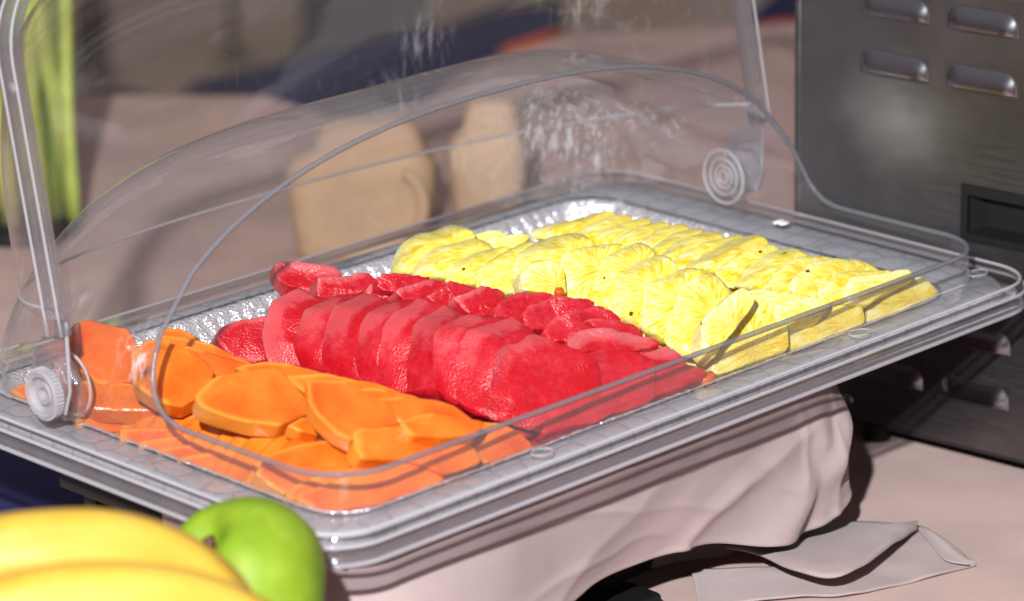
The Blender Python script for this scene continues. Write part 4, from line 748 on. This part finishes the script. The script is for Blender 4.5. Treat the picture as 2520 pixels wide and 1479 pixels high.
# specks
def speck(name, m, p, r, parent=None, label=None, cat=None, flat=.6, seed=0):
    bm = bmesh.new(); bmesh.ops.create_icosphere(bm, subdivisions=2, radius=1)
    for v in bm.verts:
        k = 1+.35*noise.noise(v.co*1.7+Vector((seed, 0, 0))); v.co = Vector((v.co.x*r[0]*k, v.co.y*r[1]*k, v.co.z*r[2]*k))*MM
    me = bpy.data.meshes.new(name); bm.to_mesh(me); bm.free()
    o = link(name, me, m)
    if parent:
        hit, loc_, nr_, fi_ = parent.closest_point_on_mesh(Vector(p)*MM-parent.location); o.parent = parent; o.location = loc_
    else: o.location = Vector(p)*MM; tag(o, label, cat)
    return o
SPECKS = [(28,'brown_eye',(-6.3,18.1,32.7),(1.7, 1, 1.2)), (34,'brown_eye',(16.7,-84.5,21.3),(2.2, 1.4, 1.6)), (37,'brown_eye',(24.0,-129.7,24.1),(1.1, 0.8, 1.1)), (54,'green_fleck',(100.4,-61.4,23.1),(3, 1.6, 1.5)), (57,'green_fleck',(130.0,-95.6,32.0),(3, 1.6, 1.2)), (59,'brown_eye',(125.1,-118.9,31.4),(2.2, 1.6, 1.0)), (56,'brown_eye',(123.6,-87.1,34.6),(2, 1.0, 1.0)), (33,'brown_eye',(25.2,-55.0,37.4),(1, 0.7, 1.3))]
for (si, nm, p, r) in SPECKS:
    r = tuple(c_*.68 for c_ in r)
    mm_ = {'brown_eye': BROWNEYE, 'green_fleck': GREENBIT}[nm]
    speck(nm, mm_, p, r, parent=fruit[si][0], seed=si)
# ------------------------------------------------------------------ small food bits and smears
speck('papaya_crumb', PAPAYA, ((17.9, -140.6, -3.0)), (6.5, 3.2, 4.2), label='small torn orange papaya crumb between the near watermelon end and the pineapple', cat='crumb', seed=3)
speck('papaya_crumb', PAPAYA, ((-0.3, -51.7, 30.0)), (2.6, 2.6, 2.6), label='tiny orange papaya crumb wedged between the watermelon skyline and the pineapple', cat='crumb', seed=5)
for k, (p, r) in enumerate(((((239.8, 4.0, 2.0)), (5, 2.6, .9)), (((239.4, -0.4, 2.0)), (4.4, 2.2, .9)))):
    speck('sauce_drop', WHITEBIT, p, r, label=('white smear of sauce on the far right rim, larger left blob', 'white smear of sauce on the far right rim, smaller right blob')[k], cat='smear', seed=k)

# ------------------------------------------------------------------ cloth-covered stand under the tray
st = empty('riser', (-.03, 0, TZ*MM)); tag(st, 'dark metal riser hidden in the shadow under the draped mauve cloth', 'riser')
def frame_box(*a, **k):
    me = boxv(*a, **k); 
    for v in me.vertices: v.co -= Vector((-.03, 0, TZ*MM))
    return me
link('top_frame', frame_box(-215, 138, -104, 108, -60, -54, 1), DARK, st); 
for x in (-200, 128):
    for y in (-92, 96): link('leg', frame_box(x-5, x+5, y-5, y+5, TZ+.5, -60, 1), MIRROR if (x > 0 and y < 0) else DARK, st)
link('base_bar', frame_box(-80, 14, -112, -84, TZ+.6, TZ+11, 3), BLACK, st); link('added_dark_backing', frame_box(-205, 130, -70, -66, TZ+1, -60, .5), DARK, st)  # rear panel added to keep the hollow under the cloth dark

topP = [(-216, 20), (-226, -40), (-222, -100), (-205, -120), (-150, -124), (-75, -124), (0, -124), (60, -124), (112, -124), (134, -119), (142, -106), (143, -80), (142, 0), (142, 90)]
hemP = [(-205, 10, -150), (-216, -60, -150), (-222, -112, -150), (-200, -138, -148), (-150, -139, -131), (-78, -131, -102.5), (-14, -125, -99.5), (30, -129, -102), (70, -134, -113), (108, -132, -117), (136, -130, -113), (150, -114, -108), (153, -60, -108), (150, 60, -112)]
def drape(a, b):
    t = a; x0, y0 = lerp_path(topP, t); x1, y1, z1 = lerp_path(hemP, t)
    z0 = -17.5; s = b
    x = x0+(x1-x0)*s; y = y0+(y1-y0)*s; z = z0+(z1-z0)*s
    # round rolled top edge
    roll_e = max(0, 1-s/.16); inward = 26*roll_e**2
    cx, cy = -30, 0
    dx, dy = x-cx, y-cy; ax = abs(dx)/190; ay = abs(dy)/125; wx = 1/(1+math.exp(-14*(ax-ay))); 
    nx, ny = math.copysign(wx, dx), math.copysign(1-wx, dy); l = math.hypot(nx, ny) or 1; nx /= l; ny /= l
    if s < .16: z = z0-1.0+ (z1-z0)*s*.9
    bulge = 5*math.sin(math.pi*min(1, s*1.05))
    # folds
    def ridge(cx0, slope, w, h, s0=.1, s1=1.0):
        d = (t-(cx0+slope*1.6*(s-.5)))/(w*1.9); e = max(0, min(1, (s-s0)/.25))*max(0, min(1, (s1-s)/.2)) if s1 < 1 else max(0, min(1, (s-s0)/.25))
        return h*math.exp(-d*d)*e
    f = ridge(.685, .10, .018, 5.5, .25)-ridge(.655, .13, .016, 5.0, .3)+ridge(.735, -.12, .022, 8, .12)-ridge(.70, -.02, .012, 5.5, .35)+ridge(.30, .05, .03, 4)-ridge(.36, .07, .028, 4.5)-ridge(.59, -.05, .03, 2.5)+ridge(.78, .06, .02, 6, .3)-ridge(.765, .0, .012, 6, .05, .5)
    rg_ = 1-2.6*abs(noise.noise(Vector((t*6.5+s*1.5, s*.8-t*2, 5.3)))); f = f*.8+3.0*max(0, rg_)**1.4*min(1, s*1.8); rg2 = 1-3*abs(noise.noise(Vector((t*11-s*2.2, s*1.4+t*2, 9)))); f += 1.5*max(0, rg2)**3*min(1, s*2); f += 1.6*noise.noise(Vector((t*9, s*1.6, 2)))*s
    k = bulge+f-inward
    return mmv(x+nx*k, y+ny*k, z)
me = gridmesh('draped_cloth', drape, 260, 70); me.uv_layers[0].name = 'UVMap'
for l in me.loops:
    uvd = me.uv_layers[0].data[l.index]; uvd.uv = (uvd.uv[0]*.62, uvd.uv[1]*.12)
dr = link('draped_cloth', me, CLOTH); m_ = dr.modifiers.new('thickness', 'SOLIDIFY'); m_.thickness = .0011; m_.offset = -1
tag(dr, 'mauve twill cloth draped round the riser, its lower edge hanging under the tray', 'cloth')

# gathered inner fold hanging in the shade to the tabletop
foldT = [(34, -50), (52, -60), (80, -66), (104, -62), (118, -44)]
foldB = [(28, -52), (50, -66), (84, -82), (112, -76), (124, -44)]
def infold(a, b):
    x0, y0 = lerp_path(foldT, a); x1, y1 = lerp_path(foldB, a); w = 2.6*math.sin(a*15+b*1.5)*(.3+b)
    return mmv(x0+(x1-x0)*b+w*.5, y0+(y1-y0)*b+w, -96+(TZ+1-(-96))*b+1.5*math.sin(a*9))
me = gridmesh('gathered_fold', infold, 80, 30)
for l in me.loops:
    uvd = me.uv_layers[0].data[l.index]; uvd.uv = (uvd.uv[0]*.12, uvd.uv[1]*.05)
gf = link('gathered_cloth', me, CLOTH); m_ = gf.modifiers.new('thickness', 'SOLIDIFY'); m_.thickness = .001
tag(gf, 'shaded bunch of mauve cloth hanging down inside the arch below the drape', 'cloth')

# napkin-like cloth end lying on the tabletop
nap = empty('cloth_end', (.13, -.13, TZ*MM)); tag(nap, 'stitched corner of mauve cloth lying folded on the tabletop right of the riser', 'cloth')
def strip(name, A, B, zl, m, wob=1.0, nx_=90, ny_=26, lip=0.0):
    A = [Vector(p) for p in A]; B = [Vector(p) for p in B]
    def fn(a, b):
        p = Vector(lerp_path([tuple(q) for q in A], a)).lerp(Vector(lerp_path([tuple(q) for q in B], a)), b)
        p.z += zl*math.sin(math.pi*b)*.6+wob*noise.noise(Vector((p.x*.05, p.y*.05, 7)))+lip*max(0, (b-.9)/.1)*-1
        p.z = max(p.z, TZ+1.6)
        return (p-Vector((130, -130, TZ)))*MM
    me = gridmesh(name, fn, nx_, ny_)
    for l in me.loops:
        uvd = me.uv_layers[0].data[l.index]; uvd.uv = (uvd.uv[0]*.13, uvd.uv[1]*.035)
    o = link(name, me, m, nap); mo = o.modifiers.new('thickness', 'SOLIDIFY'); mo.thickness = .0012; mo.offset = 1; return o
strip('lower_layer', [((61.5, -88.1, -137.0)), ((103.9, -127.7, -137.0)), ((117.5, -145.2, -137.0)), ((143.9, -143.4, -136.0)), ((170.9, -141.5, -135.0)), ((187.2, -146.2, -133.0)), ((182.2, -174.1, -136.0)), ((175.2, -194.7, -138.0))],
      [((27.4, -125.2, -137.0)), ((72.4, -154.9, -137.0)), ((91.6, -172.7, -137.0)), ((113.5, -180.0, -138.0)), ((130.8, -185.7, -138.0)), ((145.8, -190.4, -138.0)), ((159.4, -193.6, -138.0)), ((172.6, -197.8, -138.0))], 2.5, CLOTH)
strip('upper_layer', [((119.1, -60.3, -138.0)), ((139.8, -69.4, -138.0)), ((152.6, -82.6, -138.0)), ((166.5, -97.9, -138.0)), ((178.4, -114.7, -137.0)), ((186.8, -128.5, -136.0)), ((189.9, -142.0, -134.0))],
      [((85.4, -90.6, -128.0)), ((83.6, -116.0, -124.0)), ((73.3, -151.1, -120.0)), ((77.5, -176.0, -118.0)), ((99.5, -178.6, -118.0)), ((133.1, -169.3, -120.0)), ((175.0, -154.8, -127.0))], 4, CLOTH, lip=3)
for path in ([((177.6, -153.8, -130.0)), ((166.4, -173.8, -132.0)), ((159.7, -187.7, -134.0)), ((165.3, -198.7, -135.0))],):
    pp = [lerp_path(path, k/40) for k in range(41)]
    v, f = tube([tuple(q[i]-(130, -130, TZ)[i] for i in range(3)) for q in pp], .7, seg=6); link('hem_seam', mesh('hem_seam', v, f), CLOTH, nap)

# ------------------------------------------------------------------ steel cabinet (oven) at the right
ovn = empty('oven', (.276, 0, TZ*MM), math.atan2(-.9957, .0929)); tag(ovn, 'brushed stainless steel countertop appliance with pressed louvres and a black recessed grip', 'oven')
# local frame: x runs along the front to the right, y is depth (away from tray is +y -> left normal), z up
OZ = 15.0
LW, LH, LD = 46.5, 13.5, 4.0
cols = [24.8, 83.8]; rows = [-63.2, -97.0, 90.4, 124.6, 158.8]
xs = [-18]; holes = []
for c in cols: 
    for r_ in rows: holes.append((c-1.5, c+LW+1.5, r_+125+OZ-1.5-0, r_+125+OZ+LH+1.5))
grip = (95.5, 186, 1+125+OZ, 35+125+OZ)
xs = sorted({-18.0, 3.0, *[h[0] for h in holes], *[h[1] for h in holes], grip[0], grip[1], 210.0, 260.0}); zs = sorted({OZ, 60.0, *[h[2] for h in holes], *[h[3] for h in holes], grip[2], grip[3], 230.0, 330.0})
bm = bmesh.new(); gv = {}
def V_(x, z):
    k = (round(x, 3), round(z, 3))
    if k not in gv: gv[k] = bm.verts.new(mmv(x, 0, z))
    return gv[k]
for i in range(len(xs)-1):
    for j in range(len(zs)-1):
        mx_, mz_ = (xs[i]+xs[i+1])/2, (zs[j]+zs[j+1])/2
        if any(h[0] < mx_ < h[1] and h[2] < mz_ < h[3] for h in holes+[grip]): continue
        bm.faces.new((V_(xs[i], zs[j]), V_(xs[i+1], zs[j]), V_(xs[i+1], zs[j+1]), V_(xs[i], zs[j+1])))
me = bpy.data.meshes.new('front_panel'); bm.to_mesh(me); bm.free(); link('front_panel', me, STEEL, ovn, smooth=False)
link('case', boxv(-18.5, 260, .8, 330, OZ+.3, 329.5, 1.5), STEEL, ovn).location = (0, .0135, 0)
link('edge_post', boxv(-22, -17.5, -.6, 12, OZ, 330, 1.2), STEEL, ovn)
link('base_plate', boxv(-18, 260, 2, 320, OZ-3, OZ-.2, .5), DARK, ovn)
# one louvre insert, shared by all
NX_, NZ_ = 44, 22
def louv(a, b):
    x = -1.5+(LW+3)*a; z = -1.5+(LH+3)*b
    # pressed-in scoop, deep and sharp along its lower edge, rounded at the top corners
    u = x/LW; w = z/LH
    if 0 < u < 1 and 0 < w < 1:
        ex = min(u, 1-u)*LW; cor = 7.5
        topz = LH if ex > cor else LH*(.42+.58*math.sqrt(max(0, 1-(1-ex/cor)**2)))
        if z < topz:
            q = z/topz; pr = math.sin(min(1, (1-q)*1.25)*math.pi/2); pe = math.sin(min(1, ex/11)*math.pi/2)**.7
            return mmv(x, -LD*pr*pe*min(1, q*12), z)
    return mmv(x, 0, z)
lme = gridmesh('louvre', louv, NX_*2, NZ_*3)
lme.materials.append(STEEL); lme.materials.append(MIRROR); lme.polygons.foreach_set('material_index', [1 if max(abs(lme.vertices[i].co.y) for i in p.vertices) > .0002 else 0 for p in lme.polygons]); lme.polygons.foreach_set('use_smooth', [True]*len(lme.polygons))
for c in cols:
    for r_ in rows:
        o = bpy.data.objects.new('louvre', lme); C.objects.link(o); o.parent = ovn; o.location = mmv(c, 0, r_+125+OZ)
# recessed grip
gx0, gx1, gz0, gz1 = grip
fr_ = [[(gx0, 0, gz0), (gx1, 0, gz0), (gx1, 0, gz1), (gx0, 0, gz1)], [(gx0+.5, -1.6, gz0+.5), (gx1-.5, -1.6, gz0+.5), (gx1-.5, -1.6, gz1-.5), (gx0+.5, -1.6, gz1-.5)], [(gx0+5, -1.6, gz0+5), (gx1-5, -1.6, gz0+5), (gx1-5, -1.6, gz1-6), (gx0+5, -1.6, gz1-6)], [(gx0+5, 2, gz0+5), (gx1-5, 2, gz0+5), (gx1-5, 2, gz1-6), (gx0+5, 2, gz1-6)], [(gx0+10, 11, gz0+7), (gx1-10, 11, gz0+7), (gx1-10, 11, gz1-8), (gx0+10, 11, gz1-8)]]
v, f = loft(fr_); f.append(tuple(range(len(v)-4, len(v)))); link('grip', mesh('grip', v, f), BLACK, ovn, smooth=False)
v, f = lathe([(0.3, -2.6), (2.4, -2.5), (3.6, -1.6), (4.2, 0)], 24); sc_ = link('screw', mesh('screw', v, f), MIRROR, ovn); sc_.rotation_euler = (R(-90), 0, 0); sc_.location = mmv(19, -.2, 11.5+OZ); 
for v_ in sc_.data.vertices: v_.co.z *= 1
sc_.rotation_euler = (R(-90), 0, 0)
for (x, y) in ((31, 12), (235, 12), (31, 300), (235, 300)):
    v, f = lathe([(7, 0), (8.5, 1), (8.5, OZ-3), (6, OZ-.5)], 24); fo = link('foot', mesh('foot', v, f), BLACK, ovn); fo.location = mmv(x, y, 0)

# ------------------------------------------------------------------ background: vase of stems at the left
vs = empty('glass_vase', mmv(205, 700, TZ)); tag(vs, 'blurred glass vase with dark round foot holding green stems at far left', 'vase')
v, f = lathe([(2, 9), (30, 9), (34, 16), (36, 60), (38, 190)], 40); link('glass', mesh('glass', v, f), SHEET, vs)
v, f = lathe([(2, 1), (38, 1), (41, 4), (40, 9), (30, 12), (2, 12)], 40); link('foot', mesh('foot', v, f), BLACK, vs)
STEMM = m_simple('pale_green_stem', (.42, .52, .10), .5, bs=30, var=.25); STEMD = m_simple('dark_green_stem', (.16, .26, .02), .5, bs=30, var=.25)
rs = random.Random(5)
POS_ = ['leftmost', 'second from left', 'third from left, darker', 'fourth from left', 'fifth from left', 'sixth from left, darker and thin', 'slanting across the others, dark yellow-green', 'leaning left in front of the others', 'dark one at the outer left back', 'rightmost thin']
stems = [((-28, 18), (-48, 8), 7.5, 0), ((-16, -6), (-34, -4), 7, 0), ((-4, 12), (-16, 14), 7, 1), ((6, -14), (2, -14), 7, 0), ((14, 6), (12, 4), 6.5, 0), ((20, -16), (24, -18), 6, 1), ((26, -4), (-6, 4), 7, 1), ((28, -22), (6, -10), 6.5, 0), ((-30, 30), (-60, 30), 7, 1), ((24, -26), (30, -30), 5.5, 0)]
for k, (b0, t0, r_, dk) in enumerate(stems):
    pth = [(b0[0]+(t0[0]-b0[0])*q/8+2*math.sin(q+k), b0[1]+(t0[1]-b0[1])*q/8+2*math.cos(q*.8+k), 10+q*32) for q in range(9)]
    v, f = tube(pth, r_, seg=12); s_ = link('plant_stem', mesh('plant_stem', v, f), STEMD if dk else STEMM); s_.location = vs.location
    tag(s_, 'green stem in the blurred glass vase, '+POS_[k], 'stem', 'green stems in the glass vase')

# ------------------------------------------------------------------ background: yellow shapes standing in for fruit reflections in the dome
def reflection_shape(loc, w, d, h, label, rz, side_loop=True):
    j = empty('reflection_shape', loc, rz); tag(j, label, 'reflection_shape')
    rings = []
    for t, s in ((0, .84), (.03, .88), (.1, .9), (.5, .96), (.78, 1.0), (.9, .97), (.97, .88), (1.02, .74), (1.2, .66), (1.26, .58), (1.29, .4)):
        rings.append([(x+(w*.06 if t > 1 else 0), y, t*h) for x, y in rr_path(w/2*s, d/2*s, 17*s, 6)])
    v, f = loft(rings); f.append(tuple(range(len(rings[0])))[::-1]); f.append(tuple(range(len(v)-len(rings[0]), len(v)))); link('body', mesh('body', v, f), YELLOW_REFL, j)
    if side_loop:
        pth = [(w*.30+13*math.sin(a), -d/2-1-7*math.sin(a), h*.55-h*.28*math.cos(a)) for a in [math.pi*k/14 for k in range(15)]]
        v, f = tube(pth, 4.5, seg=10); link('side_loop', mesh('side_loop', v, f), YELLOW_REFL, j)
reflection_shape(mmv(340, 482, TZ), 106, 50, 76, 'larger pale yellow shape with a loop, standing in for fruit reflected in the dome', yaw-math.pi/2)
reflection_shape(mmv(414, 430, TZ), 56, 45, 82, 'smaller right pale yellow shape, standing in for fruit reflected in the dome', yaw-math.pi/2, False)

# ------------------------------------------------------------------ background: navy seats, post, stand foot
def seat(loc, sx, sy, h, rz, label):
    s = empty('seat', loc, rz); tag(s, label, 'seat')
    link('cushion', boxv(-sx, sx, -sy, sy, h-60, h, 22, 5), NAVY, s); link('base', boxv(-sx+12, sx-12, -sy+12, sy-12, 2, h-62, 8), NAVY, s)
    v, f = tube([(x, y, h-20) for x, y in rr_path(sx+1, sy+1, 24, 8)], 9, closed=True, seg=8); link('piping', mesh('piping', v, f), ORANGE_TRIM, s)
def slab(name, pts, zt, zb, m, parent, org, bev=8):
    bm = bmesh.new(); vs_ = [bm.verts.new(((p[0]-org[0])*MM, (p[1]-org[1])*MM, (zt-org[2])*MM)) for p in pts]
    f_ = bm.faces.new(vs_); bm.normal_update()
    if f_.normal.z < 0: f_.normal_flip()
    r_ = bmesh.ops.extrude_face_region(bm, geom=[f_])
    for e in r_['geom']:
        if isinstance(e, bmesh.types.BMVert): e.co.z = (zb-org[2])*MM
    bmesh.ops.recalc_face_normals(bm, faces=bm.faces[:])
    bmesh.ops.bevel(bm, geom=bm.edges[:], offset=bev*MM, segments=4, affect='EDGES', profile=.5)
    me = bpy.data.meshes.new(name); bm.to_mesh(me); bm.free(); o = link(name, me, m, parent); auto(o, 60); return o
def navy(pts, trim, org, label):
    s = empty('seat', mmv(*org)); tag(s, label, 'seat')
    slab('cushion', pts, -440, -500, NAVY, s, org, 14); slab('base', [tuple(org[i]+(p[i]-org[i])*.93 for i in range(3)) for p in pts], -502, -888, NAVY, s, org, 6)
    v, f = tube([tuple(p[i]-org[i] for i in range(3)) for p in trim], 11, seg=8); link('piping', mesh('piping', v, f), ORANGE_TRIM, s)
navy([((1244.8, 1813.2, -440.0)), ((1304.3, 1852.8, -440.0)), ((1446.8, 1835.6, -440.0)), ((1657.5, 1821.4, -440.0)), ((1824.7, 1845.8, -440.0)), ((1894.7, 1815.4, -440.0)), ((1736.4, 1658.0, -440.0)), ((1489.3, 1608.8, -440.0)), ((1269.7, 1510.7, -440.0)), ((1149.5, 1649.1, -440.0))],
     [((1625.1, 1651.1, -444.0)), ((1693.5, 1663.5, -444.0)), ((1742.2, 1669.5, -444.0))], (2546.6, 2979.1, -888.0), 'large navy upholstered seat with orange piping beyond the far edge of the table')
navy([((1108.1, 1877.3, -440.0)), ((1158.3, 1919.3, -440.0)), ((1192.0, 1920.0, -440.0)), ((1231.7, 1896.8, -440.0)), ((1233.2, 1815.5, -440.0)), ((1155.3, 1720.6, -440.0)), ((1066.5, 1823.2, -440.0))],
     [((1089.3, 1845.6, -444.0)), ((1110.9, 1820.6, -444.0))], (2196.0, 3184.7, -888.0), 'sliver of a navy seat beyond the left part of the table edge')
navy([((1892.1, 1507.1, -440.0)), ((1994.1, 1577.3, -440.0)), ((2094.8, 1631.2, -440.0)), ((2163.1, 1585.9, -440.0)), ((1995.2, 1443.8, -440.0)), ((1946.8, 1468.4, -440.0))],
     [((1890.1, 1472.0, -436.0)), ((1918.7, 1463.9, -436.0)), ((1953.9, 1448.1, -436.0))], (3371.7, 2718.2, -888.0), 'navy seat with an orange edge glimpsed just left of the steel appliance')
pst = (2707.0, 3103.7, -889.0)
pe = empty('post', mmv(pst[0], pst[1], -889), yaw-math.pi/2); tag(pe, 'blurred dark grey square post standing on the floor behind the navy seat', 'post')
link('shaft', boxv(-108, 108, -60, 60, 14, 2300, 6), GREYP, pe); link('plinth', boxv(-118, 118, -70, 70, .5, 14, 3), GREYP, pe)
pst = (2292.9, 3338.1, -889.0)
pe = empty('post', mmv(pst[0], pst[1], -889), yaw-math.pi/2); tag(pe, 'narrow dark brown post on the floor right of the vase of stems', 'post')
link('shaft', boxv(-26, 26, -25, 25, 8, 2300, 4), m_simple('dark_brown_post', (.045, .03, .03), .6, bs=20, var=.2), pe); link('plinth', boxv(-30, 30, -30, 30, .5, 8, 2), GREYP, pe)
sf = (2529.7, 3249.6, -889.0)
se = empty('pole_stand', mmv(sf[0], sf[1], -889)); tag(se, 'slim dark pole stand with a small round foot on the floor beyond the table', 'stand')
v, f = lathe([(1, .5), (34, .5), (35, 3), (30, 6), (9, 12), (1, 12)], 36); link('foot', mesh('foot', v, f), GREYP, se)
v, f = tube([(0, 0, 10), (0, 0, 1400)], 7, seg=12); link('pole', mesh('pole', v, f), GREYP, se)
v, f = lathe([(1, 12), (5, 13), (6, 17), (4, 21), (1, 22)], 20); link('cap_nut', mesh('cap_nut', v, f), MIRROR, se)
nb_ = empty('folded_navy_cloth', mmv(-90, 250, TZ)); tag(nb_, 'folded navy cloth in the shade under the left end of the tray', 'cloth')
for k in range(3):
    slab('fold', [((-93.9, 393.5, -118.0)), ((-73.5, 338.9, -118.0)), ((-89.5, 274.5, -118.0)), ((-109.5, 198.0, -118.0)), ((-132.1, 187.9, -118.0)), ((-190.7, 198.5, -118.0)), ((-218.8, 220.5, -118.0))], -118-k*7, -124.6-k*7, NAVY, nb_, (-90, 250, TZ), 2.5)

# ------------------------------------------------------------------ foreground: bananas, apple, bowl
bowl = empty('fruit_bowl', mmv(-410, -235, TZ)); tag(bowl, 'white ceramic fruit bowl under the bananas and the green apple', 'bowl')
v, f = lathe([(1, .6), (45, .6), (48, 4), (30, 12), (30, 40), (60, 70), (98, 118), (101, 120), (97, 121), (58, 76), (1, 60)], 56); link('body', mesh('body', v, f), m_simple('white_ceramic', (.75, .75, .74), .15, bs=20, bstr=.05), bowl)
m, nt, out = mat('banana_peel'); BAN = m; b_ = pbsdf(nt, out, Roughness=.42); tc = N(nt, 'TexCoord')
n_ = noise_n(nt, tc, 25, 4, .6); r_ = ramp(nt, [(.25, (.43, .25, .02)), (.55, (.50, .32, .04)), (.8, (.52, .36, .07))]); L(nt, n_, 0, r_, 0)
n2 = noise_n(nt, tc, 60, 3, .6); r3 = ramp(nt, [(.70, g(1)), (.80, (.55, .42, .25))]); L(nt, n2, 0, r3, 0)
mx = N(nt, 'MixRGB', _blend_type='MULTIPLY', Fac=1); L(nt, r_, 0, mx, 1); L(nt, r3, 0, mx, 2); L(nt, mx, 0, b_, 'Base Color'); bump(nt, n2, 0, b_, .15, .001)
b_.inputs['Subsurface Weight'].default_value = .15; b_.inputs['Subsurface Radius'].default_value = (.004, .002, .0005); b_.inputs['Subsurface Scale'].default_value = 1.0
def banana(cp, R0, label, seed):
    bo = empty('banana', mmv(*cp[3])); tag(bo, label, 'banana')
    n = 48; P = [Vector(lerp_path(cp, k/(n-1)))-Vector(cp[3]) for k in range(n)]; rings = []; upv = Vector((-.3, -.3, .9))
    for i in range(n):
        t = (P[min(i+1, n-1)]-P[max(i-1, 0)]).normalized(); u = (upv-t*upv.dot(t)).normalized(); w = t.cross(u); s = i/(n-1)
        rr = R0*min(1, (math.sin(math.pi*min(1, max(0, .02+.96*s)))**.33)); 
        ring = []
        for k in range(30):
            a = 2*math.pi*k/30; fac = 1+.05*math.cos(5*a+.5)+.015*math.cos(10*a)
            ring.append(P[i]+(u*math.cos(a)+w*math.sin(a))*rr*fac)
        rings.append(ring)
    v, f = loft(rings); f.append(tuple(range(30))[::-1]); f.append(tuple(range(len(v)-30, len(v)))); link('peel', mesh('peel', v, f), BAN, bo)
    v, f = tube([P[-1], P[-1]+(P[-1]-P[-3]).normalized()*4], [3.2, 2.4], seg=8); link('tip', mesh('tip', v, f), BROWNEYE, bo)
    v, f = tube([P[0], P[0]+(P[0]-P[3]).normalized()*18], [6, 4], seg=8); link('stalk', mesh('stalk', v, f), BAN, bo)
banana([(-518.7, -167.8, 40.8), (-492.4, -174.9, 56.0), (-470.0, -183.6, 59.0), (-446.1, -195.8, 58.0), (-423.3, -206.9, 53.8), (-403.4, -218.9, 44.4), (-390.0, -230.9, 31.7), (-383.2, -242.6, 15.4)], 19.3, 'rear blurred yellow banana, its back rising highest beside the green apple', 1)
banana([(-549.6, -220.3, 38.9), (-524.1, -226.6, 51.4), (-500.4, -235.0, 56.6), (-476.8, -246.2, 57.5), (-454.4, -259.0, 54.6), (-433.6, -271.4, 49.0), (-414.5, -285.8, 38.5), (-400.0, -303.1, 24.7)], 19.5, 'front blurred yellow banana at the bottom left corner', 2)
m, nt, out = mat('green_apple_skin'); APL = m; b_ = pbsdf(nt, out, Roughness=.55); b_.inputs['Specular IOR Level'].default_value = .3; tc = N(nt, 'TexCoord')
n_ = noise_n(nt, tc, 30, 4, .6); r_ = ramp(nt, [(.25, (.11, .21, .006)), (.55, (.18, .28, .014)), (.8, (.28, .37, .04))]); L(nt, n_, 0, r_, 0)
v_ = N(nt, 'TexVoronoi', Scale=260); L(nt, tc, 'Object', v_, 'Vector'); r3 = ramp(nt, [(.0, (1, 1, .8)), (.12, (0, 0, 0))]); L(nt, v_, 0, r3, 0)
mx = N(nt, 'MixRGB', _blend_type='ADD', Fac=.15); L(nt, r_, 0, mx, 1); L(nt, r3, 0, mx, 2); L(nt, mx, 0, b_, 'Base Color'); pass
def apple(c, R0, axis, label):
    ap = empty('green_apple', mmv(*c)); tag(ap, label, 'apple'); ax = Vector(axis).normalized(); ap.rotation_euler = ax.to_track_quat('Z', 'X').to_euler()
    prof = []
    for k in range(41):
        a = math.pi*k/40; r = R0*(math.sin(a)**.92)*(1+.06*math.cos(a)); z = R0*.92*math.cos(a)
        z -= R0*.42*math.exp(-(r/(R0*.26))**2) if k < 20 else -R0*.22*math.exp(-(r/(R0*.22))**2)
        prof.append((max(r, .4), z))
    v, f = lathe(prof, 56); v = [tuple(c_*(1+.025*math.cos(5*math.atan2(p[1], p[0]))*(1 if p[2] < 0 else .4)) for c_ in p) for p in v]; link('skin', mesh('skin', v, f), APL, ap)
    v, f = tube([(0, 0, R0*.46), (1, 0, R0*.56), (2, 1, R0*.66), (3, 2, R0*.74)], [2.4, 2.0, 2.2, 3.0], seg=8); link('stem', mesh('stem', v, f), BROWNEYE, ap)
apple((-322.6, -169.9, -2.4), 39.5, (-.567, .164, .809), 'bright green apple, stem pit to the left, in front of the near tray corner')
